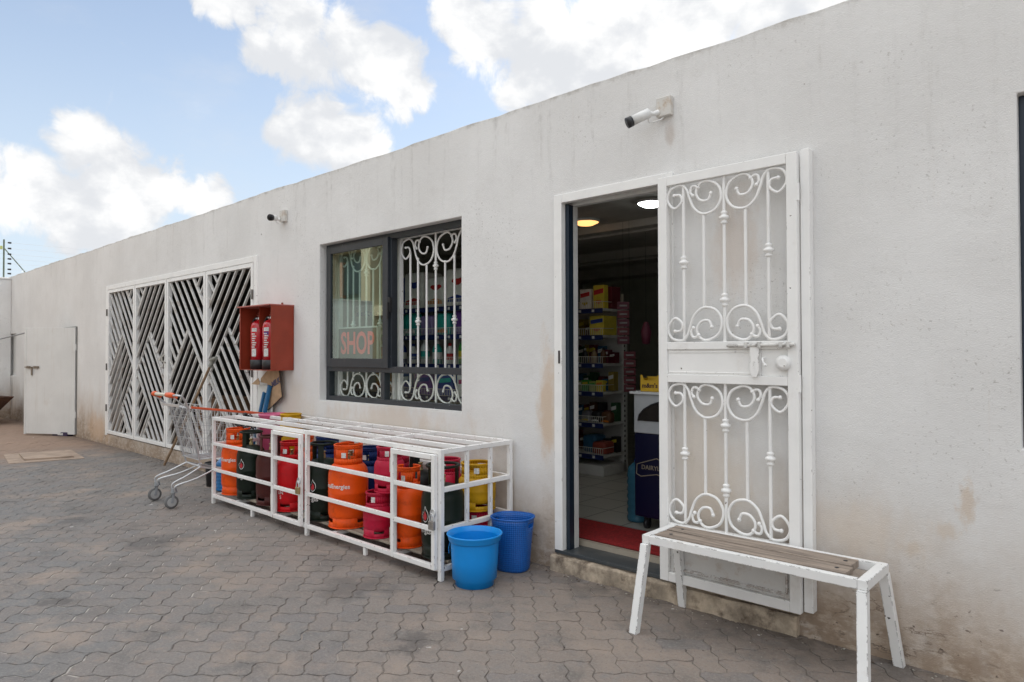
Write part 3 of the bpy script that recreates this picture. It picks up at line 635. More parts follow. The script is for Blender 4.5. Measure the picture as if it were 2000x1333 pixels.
def wrap(me, r, ang, z):
    for v in me.vertices:
        a = ang+v.co.x/r; rr_ = r+.0012+v.co.z; v.co = Vector((rr_*math.sin(a), -rr_*math.cos(a), z+v.co.y))
def wrap_text(txt, size, r, ang, z, matl, parent, bold=0.0006, name='lettering'):
    me = text_mesh(txt, size, bold); 
    import bmesh
    bm = bmesh.new(); bm.from_mesh(me)
    for k in range(-60, 60):
        bmesh.ops.bisect_plane(bm, geom=bm.verts[:]+bm.edges[:]+bm.faces[:], plane_co=(k*.012, 0, 0), plane_no=(1, 0, 0))
    bm.to_mesh(me); bm.free()
    wrap(me, r, ang, z); me.materials.clear(); me.materials.append(matl); o = bpy.data.objects.new(name, me); COL.objects.link(o); o.parent = parent; return o
def rotM(loc, az=0.0, pitch=0.0, roll=0.0):   # local x right, local y up, local z toward viewer on -y side
    B = Matrix(((1, 0, 0), (0, 0, -1), (0, 1, 0))).to_4x4()
    return Matrix.Translation(loc) @ Matrix.Rotation(az, 4, 'Z') @ Matrix.Rotation(pitch, 4, 'X') @ B @ Matrix.Rotation(roll, 4, 'Z')

# ------------------------------------------------------------------ gas cage
cx0, cx1, cy0, cy1, cz0, cz1 = -6.135, -3.028, -.655, -.028, .055, .775
cage = thing('cylinder_cage', 'long low white steel cage holding gas cylinders against the wall', 'cage', ((cx0+cx1)/2, cy0, 0))
m = MB(); t = .029
def rail(x0, x1, y, z, w_=t, h_=t): m.box(x0, x1, y-w_/2, y+w_/2, z-h_/2, z+h_/2)
def cross(x, y0, y1, z): m.box(x-t/2, x+t/2, y0, y1, z-t/2, z+t/2)
yF, yB = cy0+t/2, cy1-t/2; e = .0005
posts = [cx0+t/2, -4.535, cx1-t/2]
for x in posts: m.box(x-t/2, x+t/2, yF-t/2, yF+t/2, .0 if x != -4.535 else .0, cz1)
for x in (posts[0], -4.6, posts[2]): m.box(x-t/2, x+t/2, yB-t/2, yB+t/2, .0, cz1)
m.box(-5.40, -5.372, yF-t/2+.003, yF+t/2-.003, .0, cz0-.001); m.box(-3.815, -3.787, yF-t/2+.003, yF+t/2-.003, .0, cz0-.001)
m.box(-5.035, -5.003, yF-t/2+.001, yF+t/2-.001, cz0+t+.001, cz1-t-.001); m.box(-3.510, -3.478, yF-t/2+.001, yF+t/2-.001, cz0+t+.001, cz1-t-.001)
segs = [(posts[0]+t/2+e, posts[1]-t/2-e), (posts[1]+t/2+e, posts[2]-t/2-e)]
for a, b in segs:
    rail(a, b, yF, cz1-t/2); rail(a, b, yF, cz0+t/2)
for a, b in ((posts[0]+t/2+e, -5.0355), (posts[1]+t/2+e, -3.5105)):
    for z in (.305, .535): rail(a, b, yF, z, t*.8, t*.9)
bx = [(posts[0]+t/2+e, -4.6-t/2-e), (-4.6+t/2+e, posts[2]-t/2-e)]
for a, b in bx:
    for z in (cz0+t/2, .30, .535, cz1-t/2): rail(a, b, yB, z)
for x in (posts[0], posts[2]):
    for z in (cz0+t/2, .30, .535, cz1-t/2): cross(x, yF+t/2+e, yB-t/2-e, z)
    for y in (-.43, -.225):
        for za, zb in ((cz0+t+e, .30-t/2-e), (.30+t/2+e, .535-t/2-e), (.535+t/2+e, cz1-t-e)): m.box(x-t*.4, x+t*.4, y-t*.4, y+t*.4, za, zb)
for x in (-5.36, -4.55, -3.79): m.box(x-t/2, x+t/2, yF+t/2+e, yB-t/2-e, cz1-t, cz1-.003)
for y in (-.44, -.235): m.box(posts[0]+t/2+e, posts[2]-t/2-e, y-.014, y+.014, cz1-.029, cz1+.0005)
for x in (-5.7, -5.0, -4.2, -3.5): m.box(x-.02, x+.02, yF+t/2+e, yB-t/2-e, cz0+.002, cz0+.028)
m.build('cage_frame', CAGEW, cage, bevel=.003)
m = MB()
PLK = (mat('grey_plank', (.33, .29, .23), .85, var=.25, vs=4, stretch=(1, 8, 8)))
for y in (-.53, -.42, -.17):
    m = MB(); m.box(cx0+.035, cx1-.035, y-.035, y+.035, cz0+.029, cz0+.044); m.build('floor_plank', PLK, cage, bevel=.002)
for k, (a, b) in enumerate(((-5.000, -4.560), (-3.475, -3.052))):
    m = MB(); yd0, yd1 = cy0-.030, cy0-.002; za, zb = cz0+.012, cz1-.030; q = .030
    m.box(a, a+q, yd0, yd1, za, zb); m.box(b-q, b, yd0, yd1, za, zb); m.box(a+q+e, b-q-e, yd0, yd1, zb-q, zb); m.box(a+q+e, b-q-e, yd0, yd1, za, za+q)
    for z in (.305, .535): m.box(a+q+e, b-q-e, yd0+.003, yd1-.003, z-.014, z+.014)
    d_ = m.build('cage_door', CAGEW, cage, bevel=.003)
    for z in (.20, .64):
        m = MB(); m.cyl((a-.008, cy0-.016, z-.045), (a-.008, cy0-.016, z+.045), .0105, 10); m.build('hinge', mat('rusty_hinge', (.45, .40, .34), .6, dirt=((.25, .12, .05), .6, 25)), d_)
    m = MB(); m.tube([(b-.004, yd0-.004, .395+.035*math.sin(t_))if 0 else (b-.004+.022*math.cos(t_), yd0-.006, .405+.022*math.sin(t_)) for t_ in [2*math.pi*i/14 for i in range(14)]], .0045, 8, closed=True); m.build('hasp_ring', CHROME, d_)
    pl = thing('padlock', 'brass padlock hanging on the left cage door' if k == 0 else 'grey steel padlock hanging on the cage door nearest the blue bucket', 'padlock', (b-.002, yd0-.018, .31), group='padlocks on the cage doors')
    x, y = b-.002, yd0-.018
    bm_ = BRASS if k == 0 else mat('grey_padlock_steel', (.30, .28, .26), .45, .5, var=.2, vs=30)
    m = MB(); m.box(x-.024, x+.024, y-.010, y+.010, .31, .362); m.build('lock_body', bm_, pl, bevel=.005)
    m = MB(); m.tube([(x-.016, y, .360), (x-.016, y, .385), (x-.010, y, .400), (x, y, .405), (x+.010, y, .400), (x+.016, y, .385), (x+.016, y, .360)], .0042, 8); m.build('shackle', CHROME, pl)

# ------------------------------------------------------------------ gas cylinders
def gmat(nm, c): return mat('enamel_'+nm, c, .42, var=.12, vs=5, dirt=(tuple(x*.42+.012 for x in c), .42, 11), spec=.26, bump=.08, bs=30)
ORG = gmat('orange', (.78, .085, .004)); DGR = gmat('dark_green', (.005, .011, .006)); MAR = gmat('maroon', (.065, .012, .010)); RED = gmat('red', (.55, .004, .008))
CRI = gmat('crimson', (.47, .010, .045)); BLU = gmat('blue', (.003, .020, .11)); YEL = gmat('yellow', (.55, .30, .005)); PNK = gmat('pink', (.62, .06, .16))
LET = mat('white_lettering', (.72, .72, .70), .5, var=.1, vs=60); STICK = mat('white_sticker', (.62, .62, .60), .5, var=.25, vs=60); FLM = mat('red_flame_mark', (.45, .02, .03), .5)
CYLG = 'gas cylinders in the white cage'
def cylinder(x, y, z, r, H, M_, label, kind='tall', az=0.0, text=None, mark=None, sticker=True, lean=0.0):
    nm = 'gas_cylinder'; root = thing(nm, label, 'gas cylinder', (x, y, z), 0, CYLG)
    hb = .055 if kind != 'small' else .045; ch = .125 if kind != 'small' else .075
    n = 36; top = H-ch
    # foot ring with slots
    m = MB(); rf = r*.96
    for k in range(n):
        a0, a1 = 2*math.pi*k/n, 2*math.pi*(k+1)/n
        slot = (k % 12) in (2, 3, 4, 5)
        zz = hb*.72 if slot else hb*1.3
        P = lambda a, z_, rr_: (rr_*math.cos(a+az), rr_*math.sin(a+az), z_)
        vs = [P(a0, 0, rf), P(a1, 0, rf), P(a1, zz, rf), P(a0, zz, rf), P(a0, 0, rf-.006), P(a1, 0, rf-.006), P(a1, zz, rf-.006), P(a0, zz, rf-.006)]
        m.add(vs, [(0,1,2,3),(7,6,5,4),(3,2,6,7),(0,4,5,1)], 0, True)
    m.tube([(rf*math.cos(2*math.pi*k/n), rf*math.sin(2*math.pi*k/n), .004) for k in range(n)], .005, 6, closed=True)
    m.build('foot_ring', M_, root, local=True)
    # body
    sh = min(.10, (top-hb)*.36)
    pr = [(.001, hb*.75), (r*.5, hb*.78), (r*.8, hb*.95), (r*.95, hb*1.25), (r*.995, hb*1.7), (r, hb*2.1)]
    mid = (hb+top)/2-.01
    pr += [(r, mid-.008), (r*1.012, mid-.004), (r*1.012, mid+.004), (r, mid+.008)] if kind != 'red' else [(r, mid)]
    pr += [(r, top-sh*.9), (r*.985, top-sh*.72), (r*.93, top-sh*.45), (r*.82, top-sh*.22), (r*.66, top-sh*.06), (r*.4, top+.004), (.001, top+.008)]
    m = MB(); m.lathe(pr, n=48); m.build('body', M_, root, local=True)
    # collar
    if kind in ('tall', 'red', 'small'):
        rc = r*.70 if kind != 'small' else r*.80; z0 = top-sh*.12 if kind != 'small' else top-sh*.35
        m = MB(); nz_ = [z0, z0+(H-z0)*.30, z0+(H-z0)*.78, H-.004]
        for k in range(n):
            a0, a1 = 2*math.pi*k/n+az, 2*math.pi*(k+1)/n+az
            if kind == 'tall' and k in (24, 25, 26, 27, 28) : continue
            hole = (k % 9) in (2, 3, 4) if kind != 'small' else (k % 18) in (3, 4, 5, 6, 7)
            for q in range(3):
                if q == 1 and hole: continue
                m.add([(rc*math.cos(a0), rc*math.sin(a0), nz_[q]), (rc*math.cos(a1), rc*math.sin(a1), nz_[q]), (rc*math.cos(a1), rc*math.sin(a1), nz_[q+1]), (rc*math.cos(a0), rc*math.sin(a0), nz_[q+1])], [(0, 1, 2, 3)], 0, True)
        c_ = m.build('collar', M_, root, local=True)
        so = c_.modifiers.new('thick', 'SOLIDIFY'); so.thickness = .004; so.offset = 0
        m = MB(); rg = [k for k in range(n+1) if not (kind == 'tall' and 25 <= k <= 28)]
        if kind == 'tall':
            ks = list(range(29, n+24+1)); m.tube([(rc*math.cos(2*math.pi*k/n+az), rc*math.sin(2*math.pi*k/n+az), H-.004) for k in ks], .0065, 8)
        else: m.tube([(rc*math.cos(2*math.pi*k/n), rc*math.sin(2*math.pi*k/n), H-.004) for k in range(n)], .0075 if kind == 'small' else .0065, 8, closed=True)
        m.build('rim', M_, c_, local=True)
    else:
        rc = r*.74; cp_ = []
        for a in (az+.35, az+2.45, az+4.5):
            ca, sa = math.cos(a), math.sin(a)
            vs = []
            for z_ in (top-sh*.35, H-.006):
                for da in (-.24, -.08, .08, .24):
                    vs += [(rc*math.cos(a+da), rc*math.sin(a+da), z_), ((rc-.005)*math.cos(a+da), (rc-.005)*math.sin(a+da), z_)]
            fs = []
            for i in range(3): fs += [(i*2, i*2+2, 8+i*2+2, 8+i*2), (i*2+1, 8+i*2+1, 8+i*2+3, i*2+3)]
            fs += [(0, 8, 9, 1), (6, 7, 15, 14)]
            m = MB(); m.add(vs, fs, 0, False); m.build('collar_post', M_, root, local=True)
        c_ = root
        m = MB(); m.tube([(rc*math.cos(2*math.pi*k/n), rc*math.sin(2*math.pi*k/n), H-.006) for k in range(n)], .0095, 8, closed=True); m.build('rim', M_, c_, local=True)
    m = MB(); m.lathe([(.016, top), (.016, top+.03), (.011, top+.032), (.011, top+.05), (.018, top+.052), (.018, top+.06), (.001, top+.062)], n=12); m.cyl((0, 0, top+.04), (.028, -.01, top+.042), .007, 8); m.build('valve', BRASS, root, local=True)
    if sticker:
        me = MB(); zs_ = H-ch*.55; a = az*0+random.uniform(.3, .8)
        rc2 = (r*.70 if kind == 'tall' else r*.8)+.003
        if kind in ('tall', 'red', 'small'):
            for k in range(3):
                a0 = a+k*.11; a1 = a0+.11
                me.add([(rc2*math.sin(a0), -rc2*math.cos(a0), zs_-.018), (rc2*math.sin(a1), -rc2*math.cos(a1), zs_-.018), (rc2*math.sin(a1), -rc2*math.cos(a1), zs_+.018), (rc2*math.sin(a0), -rc2*math.cos(a0), zs_+.018)], [(0, 1, 2, 3)])
            me.build('sticker', STICK, root, local=True)
    if text:
        for (tx, sz, ang, zz, bd) in text: wrap_text(tx, sz, r*1.003, ang, zz, LET, root, bd)
    if mark:
        ang, zz, sc = mark
        out = [(0, 1), (.16, .72), (.42, .42), (.5, .05), (.38, -.35), (.1, -.6), (-.1, -.6), (-.38, -.35), (-.5, .05), (-.38, .40), (-.22, .25), (-.15, .6)]
        def ring(pts, s_, M2, nm2, off):
            mm = MB(); mm.add([(p[0]*s_, p[1]*s_, off) for p in pts], [tuple(range(len(pts)))]); o2 = mm.build(nm2, M2, root, local=True)
            wrap(o2.data, r*1.003, ang, zz)
        ring(out, sc*1.13, LET, 'flame_outline', 0.0); ring(out, sc*.98, DGR, 'flame_ground', .0006); ring([(p[0]*.62, p[1]*.66-.08) for p in out], sc, FLM, 'flame_mark', .0012)
    return root
zf = .10
TE = [('TotalEnergies', .043, R(13), .300, .0007)]
cylinder(-5.945, -.50, zf, .138, .575, ORG, 'orange gas cylinder at the left end of the cage, by the trolley', text=[('TotalEnergies', .043, R(8), .310, .0007)], az=R(200))
cylinder(-5.685, -.505, zf, .119, .570, DGR, 'dark green gas cylinder between the leftmost orange and the maroon one', 'ring', az=.6, text=[('K-gas', .045, R(22), .19, .0007)], mark=(R(22), .29, .05))
cylinder(-5.325, -.51, zf, .119, .560, MAR, 'maroon gas cylinder left of the bright red one', 'ring', az=2.2)
cylinder(-5.005, -.50, zf, .126, .540, RED, 'bright red gas cylinder behind the left cage door', 'red', az=.4, text=[('UN', .035, R(18), .150, .0005), ('S', .035, R(18), .115, .0004)])
cylinder(-4.555, -.49, zf, .127, .570, DGR, 'dark green gas cylinder directly left of the large front orange one', 'ring', az=1.0, text=[('K-gas', .045, R(18), .165, .0007)], mark=(R(20), .255, .05))
cylinder(-4.235, -.485, zf, .142, .585, ORG, 'large orange gas cylinder at the front middle of the cage', text=TE, az=R(214))
cylinder(-3.835, -.51, zf, .104, .300, CRI, 'small dull crimson gas cylinder standing under another crimson one', 'small', az=.8)
cylinder(-3.785, -.455, zf+.303, .104, .305, CRI, 'small crimson gas cylinder stacked on the dull crimson one', 'small', az=.2)
cylinder(-3.515, -.51, zf, .110, .510, ORG, 'narrow orange gas cylinder behind the right cage door', az=R(235))
cylinder(-3.190, -.495, zf, .135, .555, DGR, 'dark green gas cylinder at the front right corner of the cage', 'ring', az=.9, text=[('K-gas', .045, R(-4), .165, .0007)], mark=(R(-4), .255, .055))
# back row
cylinder(-5.345, -.19, zf, .110, .53, ORG, 'orange gas cylinder in the back row left of the blue one', az=R(190), sticker=False)
cylinder(-4.99, -.185, zf, .130, .55, BLU, 'blue gas cylinder in the back row behind the dark green one', 'red')
cylinder(-4.645, -.185, zf, .122, .53, ORG, 'orange gas cylinder half hidden behind the large front orange one', az=R(200), sticker=False)
cylinder(-4.385, -.19, zf, .120, .52, BLU, 'blue gas cylinder in the back row right of the large orange one', 'red')
cylinder(-4.03, -.18, zf, .100, .535, CRI, 'crimson gas cylinder in the back row left of the black one', 'red')
cylinder(-3.780, -.185, zf, .122, .53, gmat('black', (.010, .012, .011)), 'black gas cylinder in the back row behind the narrow orange one', 'ring', az=.3)
cylinder(-3.475, -.20, zf, .105, .525, CRI, 'crimson gas cylinder between the black one and the yellow one', 'small', az=.5)
cylinder(-3.205, -.180, zf, .122, .225, CRI, 'low crimson gas cylinder under the yellow one', 'small', az=.1)
cylinder(-3.205, -.185, zf+.228, .124, .300, YEL, 'yellow gas cylinder stacked at the right end of the cage', 'small', az=.9)
cylinder(-5.63, -.16, zf+.29, .11, .410, YEL, 'yellow gas cylinder whose collar stands above the back rail of the cage', 'small', az=1.3)
cylinder(-5.635, -.155, zf, .115, .285, MAR, 'maroon gas cylinder under the yellow one at the back of the cage', 'small', az=1.3, sticker=False)
# pink plastic roll on the back rail
t = thing('pink_tub', 'pink plastic tub standing in the back left of the cage', 'tub', (-5.94, -.17, .10))
m = MB(); m.lathe([(.001, .0), (.10, .0), (.105, .02), (.120, .66), (.128, .67), (.128, .685), (.116, .685), (.112, .64), (.098, .03), (.001, .03)], (-5.94, -.17, .10), 28); m.build('tub_wall', mat('pink_plastic', (.62, .12, .24), .45), t)
t = thing('cable_coil', 'black cable coil hooked over the left end of the cage', 'cable', (-6.02, -.40, .70))
m = MB(); rs = random.Random(2)
for k in range(5):
    m.tube([(-6.02+.085*math.cos(a)*(1+.1*k)+rs.uniform(-.01, .01), -.40+.05*math.sin(a*1.0+k), .735-.02*k+.045*math.sin(a)+rs.uniform(-.008, .008)) for a in [2*math.pi*i/16 for i in range(16)]], .006, 6, closed=True)
m.build('coil', DARKP, t)
m = MB(); m.bar((-6.03, -.40, .72), (-6.01, -.40, .80), .03, .04); m.build('plug', DARKP, t, bevel=.005)

# ------------------------------------------------------------------ buckets
BB = mat('sky_blue_plastic', (.003, .26, .72), .36, var=.04, spec=.45); BD = mat('royal_blue_plastic', (.004, .105, .42), .42, var=.06)
bx_, by_ = -2.866, -.535
t = thing('blue_bucket', 'round light blue plastic bucket at the corner of the cage', 'bucket', (bx_, by_, 0))
m = MB(); r0, r1, hh = .112, .150, .292
m.lathe([(.001, .012), (.10, .012), (.105, .0), (.112, .0), (.114, .034), (.130, .042), (.136, .15), (.142, .258)], (bx_, by_, 0), 48)
m.lathe([(.137, .270), (.128, .15), (.118, .05), (.108, .024), (.001, .02)], (bx_, by_, 0), 48); m.build('bucket_wall', BB, t)
m = MB(); m.lathe([(.1425, .256), (.150, .256), (.153, .262), (.158, .284), (.164, .292), (.163, .297), (.157, .298), (.150, .294), (.1375, .268)], (bx_, by_, 0), 48); m.build('rim', BB, t)
m = MB(); m.tube([(bx_-.150, by_-.02, .262), (bx_-.146, by_-.06, .235), (bx_-.128, by_-.088, .205), (bx_-.122, by_-.092, .17)], .002, 6); m.build('handle', BB, t)
kx, ky = -2.885, -.185
t = thing('blue_basket', 'darker blue textured plastic basket behind the round bucket by the wall', 'basket', (kx, ky, 0), R(20))
def dsh(a, rx, ry): 
    return (rx*math.copysign(abs(math.cos(a))**.8, math.cos(a)), ry*math.copysign(abs(math.sin(a))**.8, math.sin(a)))
m = MB(); n = 40; H_ = .325; vs = []; fs = []
lv = [(0, .092), (.012, .098), (.08, .102), (.16, .108), (.24, .115), (.268, .118), (.295, .121), (H_, .124)]
for z, r_ in lv: vs += [(*dsh(2*math.pi*k/n, r_*1.06, r_*.94), z) for k in range(n)]
for i in range(len(lv)-1):
    for k in range(n):
        if i == 5 and k in (0, 1, n-1, n-2, 20, 19, 21, 18): continue
        fs.append((i*n+k, i*n+(k+1) % n, (i+1)*n+(k+1) % n, (i+1)*n+k))
m.add(vs, fs, 0, True); m.add([(*dsh(2*math.pi*k/n, .098*1.06, .098*.94), .014) for k in range(n)], [tuple(range(n))])
def weave_mat():
    mm = bpy.data.materials.new('woven_blue_plastic'); mm.use_nodes = True; mm.node_tree.nodes.clear(); n2 = NT(mm.node_tree)
    tc = n2.n('ShaderNodeTexCoord').outputs['Object']; sp = n2.n('ShaderNodeSeparateXYZ', {0: tc})
    a = n2.m('ARCTAN2', sp.outputs[1], sp.outputs[0]); cm = n2.n('ShaderNodeCombineXYZ', {0: n2.m('MULTIPLY', a, 9.5), 1: n2.m('MULTIPLY', sp.outputs[2], 80)}).outputs[0]
    v = n2.n('ShaderNodeTexVoronoi', {'Vector': cm, 'Scale': 1.0, 'Randomness': .15}).outputs['Distance']
    p = n2.n('ShaderNodeBsdfPrincipled', {'Base Color': n2.mix(n2.ramp(v, .2, .6), (.003, .07, .33), (.008, .14, .50)), 'Roughness': .4})
    b = n2.n('ShaderNodeBump', {'Height': v, 'Strength': .9, 'Distance': .004}); n2.t.links.new(b.outputs[0], p.inputs['Normal']); n2.n('ShaderNodeOutputMaterial', {0: p.outputs[0]}); return mm
o = m.build('basket_wall', weave_mat(), t, local=True); so = o.modifiers.new('thick', 'SOLIDIFY'); so.thickness = .003
m = MB(); m.tube([(*dsh(2*math.pi*k/n, .126*1.06, .126*.94), H_) for k in range(n)], .005, 8, closed=True); m.build('rim', BD, t, local=True)

# ------------------------------------------------------------------ bench
t = thing('bench', 'white chipped steel bench with weathered plank seat before the open gate', 'bench', (-1.30, -.27, 0))
A = [Vector((-1.810, -.395, .452)), Vector((-.798, -.415, .452)), Vector((-.780, -.135, .452)), Vector((-1.795, -.118, .452))]
G = [Vector((-1.800, -.510, 0)), Vector((-.780, -.525, 0)), Vector((-.775, -.040, 0)), Vector((-1.795, -.040, 0))]
m = MB(); q = .040
xa, xb, ya, yb_ = -1.805, -.785, -.42, -.115
m.box(xa+q+e, xb-q-e, ya, ya+q*.8, .412, .452); m.box(xa+q+e, xb-q-e, yb_-q*.8, yb_, .412, .452)
m.box(xa, xa+q, ya, yb_, .4125, .453); m.box(xb-q, xb, ya, yb_, .4125, .453)
for x in (-1.62, -.97): m.box(x-.015, x+.015, ya+q*.8+e, yb_-q*.8-e, .405, .424)
m.build('bench_frame', BENCHW, t, bevel=.003)
WOOD = mat('weathered_plank', (.29, .235, .19), .75, var=.35, vs=3.0, stretch=(1.2, 16, 8), bump=.5, bs=30, dirt=((.07, .05, .04), .38, 7))
pw = (yb_-ya-q*1.6-.034)/2
for k in range(2):
    y_ = ya+q*.8+.014+k*(pw+.012)
    m = MB(); m.box(xa+q+.006, xb-q-.055-.012*k, y_, y_+pw, .4245, .453+.002*k); pl_ = m.build('seat_plank', WOOD, t, bevel=.002)
    m = MB()
    for x in (-1.70, -.93):
        for yy in (y_+pw*.5,): m.lathe([(.009, .0), (.009, .001), (.001, .0012)], (x, yy, .4535+.002*k), 12)
    m.build('bolt_head', DARKP, pl_)
for i, (a_, g_) in enumerate(zip([(xa+q/2, ya+.004), (xb-q/2, ya+.004), (xb-q/2, yb_-.004), (xa+q/2, yb_-.004)], [(-1.795, -.508), (-.775, -.520), (-.768, -.036), (-1.790, -.040)])):
    m = MB(); top_ = Vector((a_[0], a_[1], .4122)); bot = Vector((g_[0], g_[1], 0))
    h = q/2; vs = [bot+Vector((sx*h, sy*h, 0)) for sx, sy in ((-1,-1),(1,-1),(1,1),(-1,1))]+[top_+Vector((sx*h, sy*h, 0)) for sx, sy in ((-1,-1),(1,-1),(1,1),(-1,1))]
    m.add(vs, [(3,2,1,0),(4,5,6,7),(0,1,5,4),(1,2,6,5),(2,3,7,6),(3,0,4,7)]); m.build('leg', BENCHW, t, bevel=.003)

# ------------------------------------------------------------------ cctv
def cctv(x, z, label, big):
    t = thing('security_camera', label, 'security camera', (x, 0, z))
    s_ = 1.0 if big else 1.05
    m = MB(); m.box(x-.045*s_, x+.045*s_, -.035*s_, -.0005, z-.055*s_, z+.050*s_); m.build('junction_box', mat('stained_white_box', (.60, .58, .54), .5, dirt=((.36, .22, .10), .5, 14)), t, bevel=.004)
    d = Vector((-.62, -.62, -.42)).normalized() if big else Vector((.45, -.88, -.12)).normalized()
    p0 = Vector((x-.03*s_, -.035*s_, z-.03*s_)); p1 = p0+Vector((-.035, -.05, -.01))*s_ if big else p0+Vector((-.02, -.04, .01))
    m = MB(); m.tube([p0, (p0+p1)/2+Vector((0, 0, -.006)), p1], [.016*s_, .012*s_, .014*s_], 12); m.sphere(p1, .019*s_); m.build('bracket', WHITEP, t)
    q0 = p1-d*.01; q1 = p1+d*(.12 if big else .075)
    m = MB(); m.tube([q0, q0+d*.004, q1-d*.02, q1-d*.02], [.020*s_, .027*s_, .027*s_, .026*s_], 20); m.build('housing', WHITEP, t)
    m = MB(); m.tube([q1-d*.022, q1-d*.022, q1+d*.008, q1+d*.008, q1-d*.004], [.026*s_, .029*s_, .030*s_, .026*s_, .023*s_], 20); m.build('lens_hood', DARKP, t)
    m = MB(); m.tube([q1-d*.012, q1-d*.006], [.0245*s_, .0245*s_], 20); m.build('lens', mat('camera_lens', (.004, .004, .006), .06), t)
    m = MB(); m.tube(crom([p1+Vector((0, 0, -.01)), p1+Vector((.0, .02, -.045)), p0+Vector((.02, .01, -.035)), p0+Vector((.02, .02, .0))]), .004, 6); m.build('cable', WHITEP, t)
cctv(-1.895, 2.700, 'white bullet security camera on the wall above the shop door', True)
cctv(-6.035, 2.670, 'small security camera on the wall between window and folding gate', False)

# ------------------------------------------------------------------ extinguisher cabinet
REDP = mat('red_oxide_paint', (.27, .036, .014), .45, var=.12, dirt=((.30, .07, .05), .25, 6), chip=((.06, .02, .02), .003, .6)); REDT = mat('faded_red_top', (.42, .13, .11), .6, var=.15, dirt=((.25, .1, .08), .3, 10))
ax0, ax1, ay, az0, az1 = -6.485, -5.860, -.235, 1.185, 1.795
t = thing('extinguisher_cabinet', 'open red metal fire extinguisher cabinet fixed to the wall', 'cabinet', ((ax0+ax1)/2, ay/2, az0))
m = MB(); m.box(ax0, ax0+.006, ay, -.004, az0, az1-.004); m.box(ax0+.006+e, ax1-.006-e, -.010, -.004, az0, az1-.004); m.box(ax0+.006+e, ax1-.006-e, ay+.004, -.0105, az0, az0+.006)
m.box(ax1-.006, ax1, ay, -.004, az0, az1-.004); m.box(ax0+.006+e, ax0+.02, ay, ay+.006, az0+.0065, az1-.0045); m.box(-6.20, -6.195, -.18, -.0105, az1-.20, az1-.0045)
m.build('cabinet_shell', REDP, t, bevel=.002)
m = MB(); m.box(ax0-.02, ax1+.003, ay-.02, -.002, az1-.0035, az1+.008); m.build('cabinet_top', REDT, t, bevel=.002)
m = MB(); m.cyl((-6.07, -.01, az1+.008), (-6.07, -.01, az1+.04), .009, 8); m.build('hanger', REDP, t)
for k, xx in enumerate((-6.325, -6.085)):
    x, y, z = xx, -.115, az0+.0065
    t = thing('fire_extinguisher', 'red fire extinguisher on the left in the open cabinet' if k == 0 else 'red fire extinguisher on the right, half behind the cabinet side', 'fire extinguisher', (x, y, z), group='fire extinguishers in the cabinet')
    m = MB(); m.lathe([(.001, .085), (.077, .085), (.078, .41), (.070, .445), (.045, .468), (.022, .474), (.020, .485), (.001, .486)], (x, y, z), 28); m.build('tank', mat('extinguisher_red', (.50, .006, .016), .22, coat=.5), t)
    m = MB(); m.lathe([(.001, .0), (.080, .0), (.081, .09), (.077, .092), (.001, .092)], (x, y, z), 28); m.build('base', DARKP, t)
    m = MB(); m.cyl((x, y, z+.485), (x, y, z+.505), .014, 10); m.sphere((x-.012, y-.018, z+.495), .011); m.build('valve', CHROME, t)
    m = MB(); m.bar((x+.01, y, z+.508), (x+.075, y-.05, z+.520), .018, .005); m.bar((x+.01, y, z+.518), (x+.07, y-.04, z+.545), .018, .005); m.build('lever', REDP, t)
    m = MB(); m.tube(crom([(x-.01, y, z+.495), (x-.05, y-.01, z+.50), (x-.100, y-.015, z+.44), (x-.106, y-.02, z+.30), (x-.100, y-.02, z+.16), (x-.095, y-.02, z+.09)]), .011, 8); m.build('hose', DARKP, t)
    rr_ = .0792
    def lab(mb, a0, a1, z0_, z1_):
        kk = 4
        for i in range(kk):
            b0 = a0+(a1-a0)*i/kk; b1 = a0+(a1-a0)*(i+1)/kk
            mb.add([(x+rr_*math.sin(b0), y-rr_*math.cos(b0), z+z0_), (x+rr_*math.sin(b1), y-rr_*math.cos(b1), z+z0_), (x+rr_*math.sin(b1), y-rr_*math.cos(b1), z+z1_), (x+rr_*math.sin(b0), y-rr_*math.cos(b0), z+z1_)], [(0, 1, 2, 3)], 0, True)
    m = MB(); A0 = R(8); lab(m, A0, A0+.62, .125, .20); lab(m, A0, A0+.70, .365, .40)
    for j in range(7): lab(m, A0+.05*(j % 2), A0+.45+.1*((j*7) % 3), .21+j*.021, .221+j*.021)
    m.build('instruction_label', STICK, t)
    if k: 
        m = MB(); lab(m, A0, A0+.66, .33, .36); m.build('purple_band', mat('purple_band', (.10, .03, .20), .5), t)

# ------------------------------------------------------------------ cardboard, blue strips, broom, pale board
CARD = mat('cardboard', (.46, .31, .185), .85, var=.12, vs=12, bump=.15, bs=50); PURP = mat('box_print', (.10, .09, .16), .7)
t = thing('cardboard_sheet', 'torn flattened brown cardboard box leaning below the red cabinet', 'cardboard', (-6.25, -.05, .80))
m = MB(); P2 = [(-6.39, 1.10), (-6.30, 1.155), (-6.20, 1.215), (-6.05, 1.205), (-5.985, .935), (-6.20, .82), (-6.262, .795), (-6.26, 1.05), (-6.40, 1.06)]
m.prism(P2, lambda a, b: (a, -.060+.0*(b), b), lambda a, b: (a, -.055, b)); cb = m.build('sheet', CARD, t)
m = MB(); m.prism([(-6.56, 1.035), (-6.42, 1.10), (-6.385, 1.06), (-6.40, 1.035)], lambda a, b: (a, -.075, b), lambda a, b: (a, -.070, b)); m.build('flap', CARD, t)
flat_text('MILK', .075, rotM((-6.09, -.0625, 1.065), roll=R(20)), PURP, t, bold=.003)
m = MB(); m.bar((-5.984, -.052, .93), (-6.05, -.052, 1.21), .006, .008); m.bar((-5.984, -.052, .93), (-6.262, -.052, .79), .006, .008); m.build('dark_edge', DARKP, t)
